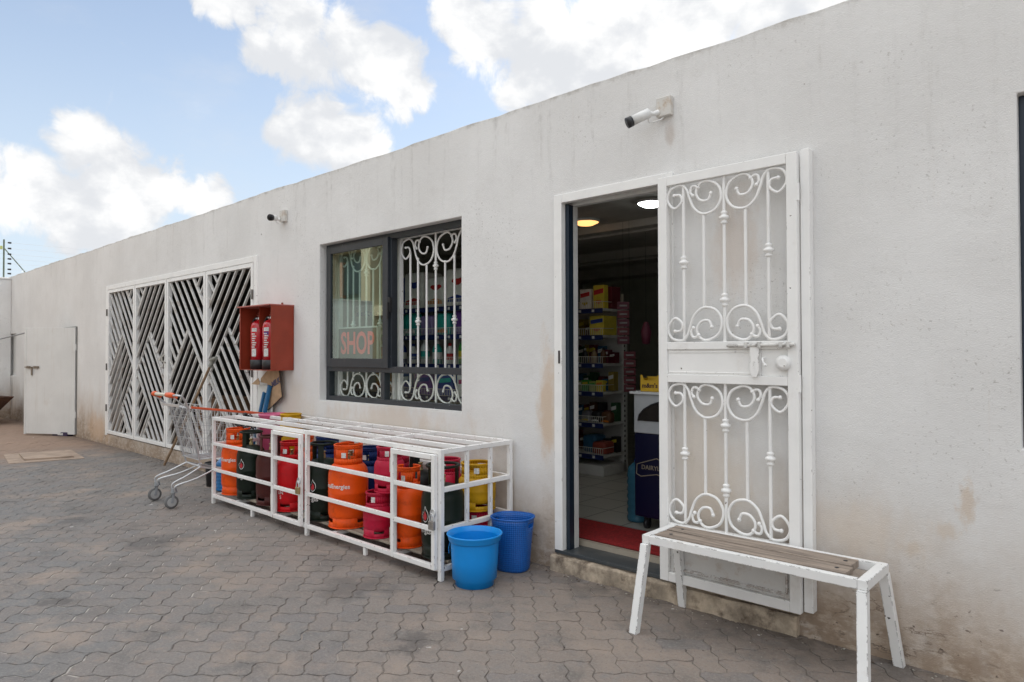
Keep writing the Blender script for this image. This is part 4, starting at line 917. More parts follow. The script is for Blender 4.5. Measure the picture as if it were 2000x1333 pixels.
t = thing('white_panel', 'pale plastic panel standing against the wall behind the left of the cage', 'panel', (-6.38, -.045, 0))
m = MB(); m.bar((-6.36, -.085, .0), (-6.34, -.030, 1.03), .30, .012, up=(0, 1, 0)); m.build('sheet', mat('pale_panel', (.66, .67, .64), .6, streak=((.5, .5, .45), .3)), t, bevel=.002)
BLS = mat('blue_plastic_strip', (.010, .13, .30), .5)
for k, (x0_, zt_) in enumerate(((-6.30, .965), (-6.19, 1.035))):
    t = thing('blue_strip', ('short' if k == 0 else 'taller')+' blue plastic strip leaning on the wall under the cabinet', 'plastic strip', (x0_-.1, -.16, 0), group='blue strips leaning on the wall')
    m = MB(); m.bar((x0_-.19, -.16, .10), (x0_+.01, -.075, zt_), .040+.015*k, .02, up=(0, 1, 0)); m.bar((x0_-.19+.012, -.172, .10), (x0_+.022, -.087, zt_), .010, .006, up=(0, 1, 0)); m.build('strip_body', BLS, t, bevel=.003)
t = thing('broom', 'worn wooden broom handle leaning against the folding gate', 'broom', (-6.95, -.62, 0))
m = MB(); m.tube([(-7.62, -.62, .08), (-7.20, -.30, .72), (-6.98, -.075, 1.26)] if 0 else [(-8.30, -.26, .055), (-7.9, -.17, .62), (-7.50, -.075, 1.22)], .014, 10); m.build('handle', mat('worn_wood', (.26, .17, .10), .8, var=.25, vs=20), t)
m = MB(); m.tube([(-7.51, -.078, 1.20), (-7.45, -.060, 1.30)], [.022, .020], 10); m.tube([(-7.50, -.078, 1.27), (-7.36, -.075, 1.30)], .018, 8); m.build('grip', mat('grey_cloth', (.25, .25, .22), .9, var=.3, vs=40), t)

# ------------------------------------------------------------------ shopping trolley
t = thing('shopping_trolley', 'empty wire shopping trolley with orange handle ends beside the cage', 'shopping trolley', (-6.32, -.60, 0))
xl, xr = -6.55, -6.16
# chassis
m = MB()
Wl, Wr = Vector((-6.635, -.955, .058)), Vector((-6.18, -.98, .058))
cl_, cr_ = Vector((-6.52, -.72, .335)), Vector((-6.16, -.74, .335))
m.tube([cl_, cr_], .009, 8); m.tube([cl_, (-6.50, -.25, .20), (-6.48, -.17, .14)], .009, 8); m.tube([cr_, (-6.20, -.25, .20), (-6.22, -.17, .14)], .009, 8); m.tube([(-6.50, -.25, .20), (-6.20, -.25, .20)], .008, 8)
for W_, c_ in ((Wl, cl_), (Wr, cr_)):
    top_ = W_+Vector((.015, .015, .10))
    m.tube(crom([c_+Vector((0, 0, 0)), (c_*.45+top_*.55)+Vector((0, -.005, .03)), top_+Vector((-.02, -.005, .055)), top_+Vector((-.02, 0, -.01))], 5), .007, 8)
    m.tube(crom([c_+Vector((.05, .12, -.02)), (c_*.5+top_*.5)+Vector((.06, .05, .0)), top_+Vector((.045, .0, .045)), top_+Vector((.03, 0, -.01))], 5), .007, 8)
m.tube([cl_, (-6.56, -.86, .86), (-6.555, -.99, .965)], .0065, 8); m.tube([cr_, (-6.13, -.86, .86), (-6.125, -.99, .965)], .0065, 8)
m.build('chassis', CHROME, t)
for W_ in (Wl, Wr, Vector((-6.48, -.17, .058)), Vector((-6.22, -.17, .058))):
    m = MB(); top_ = W_+Vector((.015, .015, .10)); m.tube([top_+Vector((0, 0, .02)), top_+Vector((0, 0, -.02))], [.022, .026], 12)
    m.bar((W_.x-.017, W_.y, W_.z-.008), (W_.x-.012, W_.y+.018, W_.z+.09), .022, .006, up=(1, 0, 0)); m.bar((W_.x+.017, W_.y, W_.z-.008), (W_.x+.012, W_.y+.018, W_.z+.09), .022, .006, up=(1, 0, 0)); m.cyl((W_.x-.022, W_.y, W_.z), (W_.x+.022, W_.y, W_.z), .006, 8)
    cs = m.build('caster_fork', GREYP, t, bevel=.002)
    m = MB(); m.tube([(W_.x-.010, W_.y, W_.z), (W_.x-.010, W_.y, W_.z), (W_.x+.010, W_.y, W_.z), (W_.x+.010, W_.y, W_.z)], [.040, .057, .057, .040], 28); m.build('tyre', mat('grey_rubber', (.15, .148, .145), .7, dirt=((.16, .14, .12), .4, 20)), cs)
    m = MB(); m.tube([(W_.x-.0115, W_.y, W_.z), (W_.x+.0125, W_.y, W_.z)], .039, 20); m.build('hub', mat('hub_grey', (.38, .38, .37), .5), cs)
# basket: trapezoid hopper
def bp(side, u, h_):          # side 0 left 1 right ; u 0 rear 1 front ; h 0 bottom 1 top
    yr, yf = -.86+.10*(1-h_), -.16-.10*(1-h_)
    zt_, zb_2 = .865-.105*u, .40-.0*u
    y_ = yr+(yf-yr)*u; z_ = zb_2+(zt_-zb_2)*h_
    wl = .215*(1-.22*u)*(.80+.20*h_); cx_ = -6.345
    return Vector((cx_+(wl if side else -wl), y_, z_))
m = MB(); wr = .0022
for sd2 in (0, 1):
    for i in range(25): u = i/24; m.tube([bp(sd2, u, 0), bp(sd2, u, 1)], wr, 5, caps=False)
    for h_ in (.0, .17, .34, .52, .68, .84): m.tube([bp(sd2, 0, h_), bp(sd2, 1, h_)], wr*1.15, 5, caps=False)
for u in (0, 1):
    for i in range(15): f_ = i/14; m.tube([bp(0, u, 0).lerp(bp(1, u, 0), f_), bp(0, u, 1).lerp(bp(1, u, 1), f_)], wr, 5, caps=False)
    for h_ in (.0, .2, .4, .6, .8): m.tube([bp(0, u, h_), bp(1, u, h_)], wr*1.15, 5, caps=False)
for i in range(15): f_ = i/14; m.tube([bp(0, 0, 0).lerp(bp(1, 0, 0), f_), bp(0, 1, 0).lerp(bp(1, 1, 0), f_)], wr, 5, caps=False)
for i in range(10): u = i/9; m.tube([bp(0, u, 0), bp(1, u, 0)], wr, 5, caps=False)
m.tube([bp(0, 0, 1), bp(1, 0, 1), bp(1, 1, 1), bp(0, 1, 1)], .0055, 6, closed=True); m.tube([bp(0, 0, 0), bp(1, 0, 0), bp(1, 1, 0), bp(0, 1, 0)], .0055, 6, closed=True)
# child seat wires
for i in range(7): f_ = i/6; a_ = bp(0, .04, .96).lerp(bp(1, .04, .96), f_); m.tube([a_, a_+Vector((0, .12, -.03)), a_+Vector((0, .13, .03))], wr, 5, caps=False)
m.tube([bp(0, .04, .97)+Vector((0, .13, .03)), bp(1, .04, .97)+Vector((0, .13, .03))], .003, 6)
m.build('wire_basket', CHROME, t)
m = MB(); m.bar(bp(1, .03, 1.012)+Vector((.006, 0, .004)), bp(1, 1.0, 1.012)+Vector((.006, 0, .004)), .018, .020); m.bar(bp(0, 1.0, 1.012)+Vector((0, 0, .004)), bp(1, 1.0, 1.012)+Vector((.006, 0.01, .004)), .018, .020)
m.build('rim_strip', mat('orange_red_plastic', (.62, .10, .035), .45), t, bevel=.004)
hl, hr = Vector((-6.555, -1.00, .985)), Vector((-6.05, -1.00, .985))
m = MB(); m.tube([hl.lerp(hr, .12), hl.lerp(hr, .62)], .015, 14); hd = m.build('handle', mat('cream_plastic', (.62, .58, .48), .5), t)
OR = mat('orange_plastic', (.70, .10, .02), .42)
for a_, b_ in ((0, .13), (.60, .90)):
    m = MB(); p_ = hl.lerp(hr, a_); q_ = hl.lerp(hr, b_)
    m.tube([p_, p_.lerp(q_, .08), p_.lerp(q_, .5), p_.lerp(q_, .92), q_], [.012, .022, .024, .022, .014], 14); m.tube([p_.lerp(q_, .6), p_.lerp(q_, .6)+Vector((0, .05, -.03))], .016, 10); m.build('handle_end', OR, hd)
m = MB(); m.tube(crom([hr.lerp(hl, .1), hr+Vector((.0, .02, .0)), hr+Vector((.0, .06, -.02)), (-6.125, -.86, .86)]), .009, 8); m.tube([hl+Vector((.01, .02, -.02)), (-6.56, -.86, .86)], .009, 8); m.build('handle_bracket', CHROME, hd)
m = MB(); m.box(-6.53, -6.15, -.93, -.88, .885, .892); m.box(-6.53, -6.15, -.935, -.93, .875, .900); m.build('coin_tray', CHROME, t, bevel=.002)

# water bottle and black tub beside the cage
wx, wy = -6.62, -.30
t = thing('water_bottle', 'large blue plastic water bottle on the ground between trolley and cage', 'water bottle', (wx, wy, 0))
pb = [(.001, .002), (.085, .002), (.094, .012)]
for k in range(7): pb += [(.094, .02+k*.034), (.089, .032+k*.034), (.094, .044+k*.034)]
pb += [(.092, .275), (.06, .31), (.026, .33), (.026, .35), (.001, .35)]
m = MB(); m.lathe(pb, (wx, wy, 0), 28); m.build('bottle_body', mat('clear_blue_plastic', (.012, .16, .42), .18, var=.2, vs=10, coat=.4), t)
m = MB(); m.lathe([(.029, .336), (.030, .36), (.001, .362)], (wx, wy, 0), 20); m.build('cap', BB, t)
wx, wy = -6.93, -.28
t = thing('black_tub', 'small black plastic tub beside the blue water bottle', 'tub', (wx, wy, 0))
m = MB(); m.lathe([(.001, .0), (.075, .0), (.088, .22), (.093, .225), (.093, .24), (.084, .24), (.072, .012), (.001, .012)], (wx, wy, 0), 24); m.build('tub_wall', DARKP, t)
m = MB(); m.tube([(wx-.088, wy, .225), (wx-.06, wy-.03, .19), (wx, wy-.05, .17), (wx+.06, wy-.03, .19), (wx+.088, wy, .225)], .004, 6); m.build('handle', DARKP, t)

# ------------------------------------------------------------------ ground things at the far end
t = thing('manhole_cover', 'dusty concrete manhole slab lying askew in the paving', 'manhole cover', (-10.5, -.9, 0))
CONC = mat('dusty_concrete', (.34, .26, .20), .9, var=.2, vs=5, bump=.4)
m = MB(); vs = [(-11.15, -1.25), (-10.15, -1.38), (-9.95, -.62), (-10.95, -.52)]; m.prism(vs, lambda a, b: (a, b, -.008), lambda a, b: (a, b, .006)); m.build('surround', CONC, t)
m = MB(); vs = [(-10.95, -1.12), (-10.28, -1.20), (-10.12, -.70), (-10.80, -.64)]; m.prism(vs, lambda a, b: (a, b, .0065), lambda a, b: (a, b, .028)); m.build('slab', CONC, t, bevel=.003)
t = thing('litter_box', 'crushed purple carton lying at the foot of the steel door', 'carton', (-12.95, -.10, 0))
m = MB(); Mx = Matrix.Translation((-12.98, -.12, 0)) @ Matrix.Rotation(R(24), 4, 'Z'); m.box(-.16, .16, -.06, .06, .002, .065, M=Mx); m.build('carton_body', mat('purple_card', (.045, .03, .07), .6, var=.2), t, bevel=.006)
m = MB(); m.box(-.04, .08, -.0615, -.0605, .015, .05, M=Mx); m.build('print_panel', STICK, t)
# pipe across to the door
t = thing('cable_rail', 'grey cable stretched from the far wall to the open steel door', 'cable', (-14.5, -.40, 1.66))
m = MB(); m.tube([(-17.28, -.42, 1.60), (-15.8, -.42, 1.635), (-13.62, -.505, 1.695)], .012, 8); m.build('cable_line', GREYP, t)
m = MB(); m.box(-17.298, -17.28, -.45, -.39, 1.57, 1.63); m.build('wall_anchor', GREYP, t)
# wheelbarrow
t = thing('wheelbarrow', 'rusty wheelbarrow heaped with dry sacking at the left edge', 'wheelbarrow', (-16.3, -.55, 0))
RS = mat('rusty_steel', (.09, .045, .03), .75, var=.3, vs=9, dirt=((.22, .1, .05), .4, 9))
m = MB(); f0 = [(-16.95, -.80, .50), (-16.95, -.30, .50), (-15.85, -.22, .52), (-15.85, -.88, .52)]; b0 = [(-16.75, -.70, .24), (-16.75, -.40, .24), (-16.15, -.38, .26), (-16.15, -.72, .26)]
m.add(f0+b0, [(0, 1, 5, 4), (1, 2, 6, 5), (2, 3, 7, 6), (3, 0, 4, 7), (4, 5, 6, 7)]); o = m.build('tray', RS, t); o.modifiers.new('thick', 'SOLIDIFY').thickness = .008
m = MB(); m.tube([(-15.62, -.55, .47), (-15.95, -.55, .44), (-16.7, -.40, .22), (-17.1, -.35, .2)], .016, 8); m.tube([(-16.0, -.75, .44), (-16.7, -.72, .22), (-17.1, -.78, .2)], .016, 8); m.tube([(-16.1, -.45, .2), (-15.72, -.47, .17)], .014, 8); m.tube([(-16.85, -.4, .22), (-16.9, -.4, .0)], .014, 8); m.tube([(-16.85, -.75, .22), (-16.9, -.75, .0)], .014, 8); m.build('barrow_frame', RS, t)
m = MB(); m.tube([(-16.02, -.60, .17), (-16.02, -.60, .17), (-16.02, -.52, .17), (-16.02, -.52, .17)], [.10, .17, .17, .10], 24); m.tube([(-16.03, -.62, .17), (-16.03, -.50, .17)], .04, 10); m.build('wheel', DARKP, t)
m = MB(); rs = random.Random(8)
for k in range(9): m.sphere((-16.4+rs.uniform(-.35, .2), -.55+rs.uniform(-.14, .14), .48+rs.uniform(0, .07)), rs.uniform(.08, .14), n=12, sc=(1.3, 1, .7))
m.build('load', mat('dry_sacking', (.34, .30, .20), .9, var=.4, vs=14, bump=.8, bs=30), t)
# return wall and electric fence
t = thing('boundary_wall', 'white rendered yard wall closing the far left end', 'wall', (-17.45, -3, 0))
m = MB(); m.box(-17.60, -17.30, -9, -.0015, -.3, 2.90); m.build('wall_body', WALL, t, bevel=.01)
m = MB(); m.box(-17.62, -17.28, -9, -.02, 2.9005, 2.935); m.build('coping', WALL, t, bevel=.005)
t = thing('electric_fence', 'galvanised electric fence post with wires on top of the wall', 'electric fence', (-17.42, -.11, 2.93))
PL = mat('green_grey_post', (.13, .16, .12), .5, .3)
m = MB(); m.tube([(-17.42, -.115, 2.93), (-17.42, -.115, 3.74)], .016, 8); m.build('post', PL, t)
m = MB(); m.tube([(-17.42, -.105, 3.55), (-17.42, .32, 3.0)], .011, 8); m.build('brace', PL, t)
m = MB()
zz = [3.03, 3.12, 3.23, 3.33, 3.42, 3.54, 3.70] if 0 else [3.03, 3.12, 3.24, 3.34, 3.44, 3.56, 3.68]
for z in zz: m = MB(); m.tube([(-17.42, -.05, z), (-17.42, .01, z)], [.016, .020], 8); m.build('insulator', DARKP, t)
m = MB()
for z in zz: m.tube([(-17.42, -.02, z), (-17.0, 2.5, z-.04), (-16.6, 6, z)], .0022, 5); m.tube([(-17.42, -.02, z), (-17.42, -3, z-.02), (-17.42, -8, z)], .0022, 5)
m.build('wires', CHROME, t)
m = MB(); m.tube([(-17.3+.02*k/10, .35+.012*k+.0, 2.98) if 0 else (-17.35+.09*math.cos(k*.5), .15+.018*k, 3.02+.09*math.sin(k*.5)) for k in range(150)], .003, 5); m.build('razor_coil', CHROME, t)
m = MB(); m.box(-17.44, -17.40, -.18, -.14, 3.53, 3.60); m.build('energiser_box', mat('yellow_green_box', (.42, .45, .14), .5), t, bevel=.004)

# ------------------------------------------------------------------ shop fittings and goods
SHW = mat('shelf_white', (.60, .60, .57), .5, dirt=((.4, .38, .33), .2, 8)); SHB = mat('shelf_blue_strip', (.012, .025, .11), .4); WIRE = mat('shelf_wire', (.70, .69, .62), .4)
TAGM = mat('price_tag', (.75, .75, .72), .5)
def gondola(x0, x1, yf, yb, levels, zt_, label, back='back', up=True):
    t = thing('shelf_unit', label, 'shelf unit', ((x0+x1)/2, (yf+yb)/2, .15))
    m = MB(); m.box(x0, x1, yb, yb+.03, .15, zt_)
    for x in (x0, x1-.03): m.box(x, x+.03, yb-.035, yb-.0005, .15, zt_)
    m.build('back_panel', SHW, t)
    m = MB(); z = .25
    for k in range(int((zt_-.3)/.05)): m.box(x1+.0002, x1+.001, yb-.027, yb-.008, z, z+.022); z += .05
    m.build('upright_slots', DARKP, t)
    for z in levels:
        m = MB(); m.box(x0, x1, yf, yb-.036, z-.025, z); s_ = m.build('shelf', SHW, t, bevel=.002)
        m = MB(); m.box(x0, x1, yf-.008, yf-.0005, z-.045, z+.0); m.build('price_strip', SHB, s_)
        m = MB(); k = int((x1-x0)/.024)
        for i in range(k+1): xx = x0+(x1-x0)*i/k; m.box(xx-.0015, xx+.0015, yf-.013, yf-.0095, z+.001, z+.065)
        m.box(x0, x1, yf-.0135, yf-.009, z+.063, z+.068); m.box(x1-.004, x1, yf-.009, yf+.18, z+.063, z+.068); m.build('wire_front', WIRE, s_)
        m = MB()
        for i in range(max(2, int((x1-x0)/.16))): xx = x0+.06+i*.16; m.box(xx, xx+.03, yf-.0095, yf-.0082, z-.035, z-.010)
        m.build('price_tags', TAGM, s_)
    m = MB(); m.box(x0, x1, yf, yb, .15, .25); m.build('plinth', SHW, t, bevel=.003)
    return t
# end gondola seen through the door
LV = [.30, .62, .98, 1.255, 1.53, 1.79]
LV = [.355, .66, .965, 1.24, 1.515, 1.775]
gondola(-4.45, -3.785, 2.08, 2.47, LV, 1.80, 'white shelf unit with wire fronts seen through the doorway')
gondola(-6.3, -3.95, 1.00, 1.42, [.60, .935, 1.24, 1.52, 1.79], 2.15, 'white wire fronted shelf unit directly behind the barred window')
gondola(-3.3, -1.4, 4.2, 4.6, [.6, .95, 1.3, 1.65], 1.9, 'dim shelf unit along the back wall of the shop')
def gm(nm, c, r_=.45): return mat('pack_'+nm, c, r_, var=.12, vs=14)
def boxpack(nm, label, cat, x, y, z, w_, d_, h_, c, c2=None, group=None, rz=0.0, puffy=False, c3=None):
    t = thing(nm, label, cat, (x, y, z), rz, group)
    m = MB(); m.box(-w_/2, w_/2, -d_/2, d_/2, .001, h_)
    o = m.build('pack_body', gm(*c), t, local=True, bevel=.03 if puffy else .003)
    if puffy: o.modifiers['bevel'].segments = 4
    if c2:
        m = MB(); m.prism([(-w_*.40, h_*.12), (w_*.38, h_*.10), (w_*.36, h_*.24), (w_*.05, h_*.30), (-w_*.38, h_*.22)] if puffy else [(-w_*.42, h_*.58), (w_*.42, h_*.66), (w_*.42, h_*.86), (-w_*.42, h_*.78)], lambda a, b: (a, -d_/2-.0025, b), lambda a, b: (a, -d_/2-.0005, b)); m.build('front_panel', gm(*c2), t, local=True)
    if c3:
        m = MB(); m.prism([(w_*(.27 if puffy else .26)*math.cos(a)+(w_*.08 if puffy else 0), h_*(.66 if puffy else .30)+h_*(.085+.03*math.sin(3*a))*math.sin(a)) for a in [2*math.pi*i/14 for i in range(14)]], lambda a, b: (a, -d_/2-.003, b), lambda a, b: (a, -d_/2-.0005, b)); m.build('emblem', gm(*c3), t, local=True)
    return t
def bottle(nm, label, x, y, z, r_, h_, c, cc, group=None, band=None):
    t = thing(nm, label, 'bottle', (x, y, z), 0, group)
    m = MB(); m.lathe([(.001, .001), (r_, .001), (r_, h_*.62), (r_*.85, h_*.72), (r_*.4, h_*.84), (r_*.36, h_*.88), (.001, h_*.881)], n=16); m.build('bottle_body', gm(*c), t, local=True)
    m = MB(); m.lathe([(r_*.42, h_*.865), (r_*.42, h_), (.001, h_)], n=12); m.build('cap', gm(*cc), t, local=True)
    if band: m = MB(); m.lathe([(r_*1.02, h_*.2), (r_*1.02, h_*.5)], n=16); m.build('band', gm(*band), t, local=True)
cW, cB, cR, cT, cG, cP, cO, cY, cV, cK, cN = ('white', (.80, .79, .76)), ('blue', (.02, .05, .28)), ('red', (.50, .03, .03)), ('teal', (.03, .42, .36)), ('green', (.05, .30, .05)), ('purple', (.16, .06, .32)), ('orange', (.60, .20, .02)), ('yellow', (.62, .50, .05)), ('violet', (.30, .22, .45)), ('black', (.02, .02, .02)), ('pinkish', (.45, .05, .15))
# window shelf: top row of large puffy packs (z 1.79)
G1 = 'large wrapped packs on the top shelf behind the window'
row = [(-5.75, .34, .34, cB, cW, cY, 'blue wrapped pack with round pale emblem at the left of the top shelf'), (-5.38, .30, .37, cW, cR, cB, 'white wrapped pack with red panel behind the left bars of the open window'),
       (-5.05, .30, .30, cW, cO, cR, 'white wrapped pack with orange panel on the top shelf'), (-4.74, .30, .36, cW, cB, cR, 'white wrapped pack with blue panel on the top shelf'),
       (-4.40, .32, .30, cW, cY, cK, 'white wrapped pack with yellow panel on the top shelf'), (-4.10, .24, .33, cB, cR, cW, 'blue wrapped pack with red panel at the right of the top shelf')]
for x, w_, h_, a_, b_, c_, lb in row: boxpack('wrapped_pack', lb, 'pack', x, 1.18, 1.79, w_, .28, h_, a_, b_, G1, 0, True, c_)
G2 = 'soap powder bags on the second shelf behind the window'
for i, (c_, c2_, lb) in enumerate(((cG, cW, 'green soap bag at the left of the second shelf'), (cT, cR, 'teal soap bag with red panel, first of its row'), (cT, cW, 'teal soap bag with white panel beside the red panelled one'), (cV, cP, 'pale violet soap bag in the middle of the second shelf'), (cT, cO, 'teal soap bag with orange panel on the second shelf'), (cP, cV, 'purple soap bag with pale panel on the second shelf'), (cV, cR, 'violet soap bag with red panel on the second shelf'), (cT, cY, 'teal soap bag with yellow panel at the right end'))):
    boxpack('soap_bag', lb, 'bag', -5.95+i*.245, 1.12, 1.52, .20, .10, .20+.015*(i % 3), c_, c2_, G2, 0, True)
G3 = 'bottles on the third shelf behind the window'
bl = [(cN, cW, cR, 'dark pink'), (cN, cK, cW, 'dark pink black capped'), (cB, cW, cW, 'blue with white band'), (cW, cB, cB, 'white blue capped'), (cW, cW, cT, 'white teal banded'), (cT, cW, cW, 'teal with white band'), (cW, cR, cR, 'white red banded'), (cG, cO, cY, 'green orange capped'), (cY, cO, cG, 'yellow green banded'), (cY, cR, cR, 'yellow red banded'), (cO, cK, cY, 'orange black capped')]
for i, (a_, b_, c_, lb) in enumerate(bl):
    bottle('cleaner_bottle', lb+' cleaner bottle on the third shelf behind the window', -6.0+i*.185, 1.10, 1.24, .040+.004*(i % 3), .20+.025*((i*5) % 3), a_, b_, G3, c_)
G4 = 'goods on the lowest shelf behind the window'
for i, (c_, c2_, lb) in enumerate(((cO, cY, 'orange packet on the low shelf'), (cB, cW, 'blue packet with white panel on the low shelf'), (cP, cB, 'purple packet with blue panel on the low shelf'), (cB, cT, 'blue packet with teal panel on the low shelf'), (cW, cN, 'white packet with pink panel on the low shelf'), (cY, cG, 'yellow packet with green panel on the low shelf'))):
    boxpack('packet', lb, 'packet', -5.9+i*.32, 1.13, .935, .25, .14, .20, c_, c2_, G4, 0, False)
# goods on the end gondola
yg = 2.16
boxpack('cereal_box', 'white cereal box with red emblem on the top shelf through the doorway', 'box', -4.03, yg, 1.775, .13, .07, .20, cW, cR, None, 0, False, cY)
boxpack('cereal_box', 'yellow cereal box with red emblem on the top shelf through the doorway', 'box', -3.865, yg, 1.775, .13, .07, .23, cY, cR, None, 0, False, cO)
boxpack('cereal_box', 'maroon box standing right of the yellow cereal box', 'box', -3.82, 2.31, 1.775, .07, .15, .22, ('maroon', (.14, .02, .03)), None)
boxpack('noodle_carton', 'yellow carton with blue slanted name on the second shelf through the doorway', 'carton', -3.88, 2.22, 1.515, .17, .22, .19, cY, cB, None, 0, False, cO)
boxpack('cream_box', 'plain cream box at the back right of the top shelf', 'box', -3.84, 2.42, 1.80, .13, .02, .13, ('cream', (.48, .45, .36)), None)
for i in range(3): bottle('small_bottle', ['dark sauce bottle at the left of the third shelf through the doorway', 'pale capped sauce bottle in the middle of the third shelf', 'brown sauce bottle at the right of the third shelf'][i], -4.05+i*.11, 2.15, 1.24, .028, .15, [cK, ('tan', (.3, .2, .1)), ('brown', (.12, .05, .02))][i], [cW, cY, cK][i])
for i in range(4): boxpack('green_packet', ['pale green packet at the far left of the fourth shelf', 'green packet with yellow panel on the fourth shelf', 'yellow green packet right of the middle on the fourth shelf', 'yellow packet at the right end of the fourth shelf'][i], 'packet', -4.10+i*.085, 2.13, .965, .075, .06, .10+.01*(i % 2), [('pale_green', (.25, .32, .15)), cG, ('lime', (.35, .40, .10)), cY][i], [cW, cY, cG, cO][i])
for i in range(3): boxpack('snack_bag', ['silver snack bag on the fifth shelf through the doorway', 'dark snack bag in the middle of the fifth shelf', 'brown snack bag at the right of the fifth shelf'][i], 'bag', -4.04+i*.12, 2.18, .66, .11, .10, .11, [('silver', (.2, .2, .22)), cK, ('brown', (.12, .05, .02))][i], [cY, cW, cO][i], None, 0, True)
boxpack('bread_bag', 'blue topped snack bag on the bottom shelf through the doorway', 'bag', -4.02, 2.26, .355, .16, .2, .17, ('dull_blue', (.03, .12, .22)), None, None, 0, True)
boxpack('bread_bag', 'red brown snack bag on the bottom shelf through the doorway', 'bag', -3.87, 2.2, .355, .16, .18, .12, ('red_brown', (.28, .05, .03)), None, None, 0, True)
for i in range(2): bottle('red_bottle', ['left red bottle on the shelf along the back wall', 'right red bottle on the shelf along the back wall'][i], -3.12+i*.14, 4.28, 1.78, .055, .27, cR, ('maroon', (.14, .02, .03)), 'red bottles on the back shelf')
bottle('green_bottle', 'small dull green bottle right of the red ones on the back shelf', -2.83, 4.28, 1.78, .05, .14, cG, cK)
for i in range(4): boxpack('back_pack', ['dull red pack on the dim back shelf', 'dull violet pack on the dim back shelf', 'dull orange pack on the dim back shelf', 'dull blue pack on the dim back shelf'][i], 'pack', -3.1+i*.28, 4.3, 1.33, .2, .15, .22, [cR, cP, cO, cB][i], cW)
rs = random.Random(21)
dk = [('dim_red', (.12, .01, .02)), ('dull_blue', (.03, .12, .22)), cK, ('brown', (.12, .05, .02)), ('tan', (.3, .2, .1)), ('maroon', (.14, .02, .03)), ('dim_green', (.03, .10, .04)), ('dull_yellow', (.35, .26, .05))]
for zl in (1.515, 1.24, .965, .66, .355):
    for i in range(7):
        if i > 3 and zl == 1.515: continue
        h_ = rs.uniform(.09, .19); x_ = -4.30+i*.078
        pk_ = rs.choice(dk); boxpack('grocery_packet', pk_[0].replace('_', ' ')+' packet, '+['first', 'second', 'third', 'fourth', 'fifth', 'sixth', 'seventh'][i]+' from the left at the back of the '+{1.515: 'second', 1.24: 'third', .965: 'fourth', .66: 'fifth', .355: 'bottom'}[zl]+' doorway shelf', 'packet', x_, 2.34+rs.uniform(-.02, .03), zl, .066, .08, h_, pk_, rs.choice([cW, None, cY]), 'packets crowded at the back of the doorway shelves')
# hanging sachet strips between gondola and freezer
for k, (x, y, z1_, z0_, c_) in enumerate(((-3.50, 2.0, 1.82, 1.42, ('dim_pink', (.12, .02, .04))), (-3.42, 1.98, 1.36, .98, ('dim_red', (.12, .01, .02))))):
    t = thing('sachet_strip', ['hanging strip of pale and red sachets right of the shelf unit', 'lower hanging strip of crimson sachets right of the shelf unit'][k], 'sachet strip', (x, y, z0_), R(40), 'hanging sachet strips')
    n_ = 5; h_ = (z1_-z0_)/n_
    for i in range(n_):
        m = MB(); m.box(-.055, .055, -.006-.003*(i % 2), .006, i*h_+.004, (i+1)*h_-.004); m.build('sachet', gm(*([c_, ('maroon', (.14, .02, .03))][i % 2])), t, local=True, bevel=.004)
        m = MB(); m.box(-.035, .035, -.011, -.0095, i*h_+h_*.4, i*h_+h_*.6); m.build('sachet_print', gm('pale', (.26, .24, .24)), t, local=True)
    m = MB(); m.tube([(0, .0, z1_-z0_), (0, 0, 2.558-z0_)], .0012, 5); m.build('cord', DARKP, t, local=True)
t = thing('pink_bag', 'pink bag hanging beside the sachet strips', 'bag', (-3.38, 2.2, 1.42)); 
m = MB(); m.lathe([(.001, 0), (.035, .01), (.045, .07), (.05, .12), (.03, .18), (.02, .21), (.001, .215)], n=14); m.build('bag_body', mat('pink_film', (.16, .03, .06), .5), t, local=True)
m = MB(); m.tube([(0, 0, .21), (0, 0, 1.138)], .0012, 5); m.build('cord', DARKP, t, local=True)
# freezer / counter
t = thing('ice_cream_freezer', 'navy fronted ice cream freezer on casters inside the doorway', 'freezer', (-2.15, .95, .15))
NV = mat('navy_freezer', (.003, .004, .026), .3, var=.05); FW = mat('freezer_white', (.60, .62, .62), .4)
m = MB(); m.box(-2.535, -1.75, .66, 1.30, .235, .80); m.build('cabinet', NV, t, bevel=.012)
m = MB(); m.box(-2.537, -1.75, .662, 1.30, .8005, 1.064); m.build('upper_body', mat('freezer_grey_white', (.42, .44, .45), .4), t, bevel=.006)
AR = [(-2.50, .885)]+[(-2.15-.35*math.cos(a), .885+.155*math.sin(a)) for a in [math.pi*i/12 for i in range(1, 12)]]+[(-1.80, .885)]
m = MB(); m.prism(AR, lambda a, b: (a, .6555, b), lambda a, b: (a, .6605, b)); m.build('display_glass', mat('dark_display_glass', (.025, .022, .02), .08), t)
m = MB(); m.tube([(a, .654, b) for a, b in AR], .006, 6); m.build('glass_trim', DARKP, t)
for x in (-2.47, -1.82):
    for y in (.72, 1.22):
        m = MB(); m.tube([(x-.012, y, .184), (x-.012, y, .184), (x+.012, y, .184), (x+.012, y, .184)], [.01, .034, .034, .01], 16); m.box(x-.018, x+.018, y-.012, y+.02, .19, .235); m.build('caster', DARKP, t)
EG = mat('cream_emblem', (.25, .21, .15), .5)
cx_, cz_ = -2.36, .555; yb2 = .6585; Po = [(-.155, -.03), (-.15, .035), (-.09, .055), (0, .085), (.09, .055), (.15, .035), (.155, -.03), (.12, -.045), (0, -.02), (-.12, -.045)]
m = MB(); m.tube([(cx_+a, yb2-.002, cz_+b) for a, b in Po], .0035, 6, closed=True); em = m.build('emblem', EG, t)
flat_text('DAIRYLAND', .042, rotM((cx_, yb2-.002, cz_+.018)), EG, em, bold=.0004)
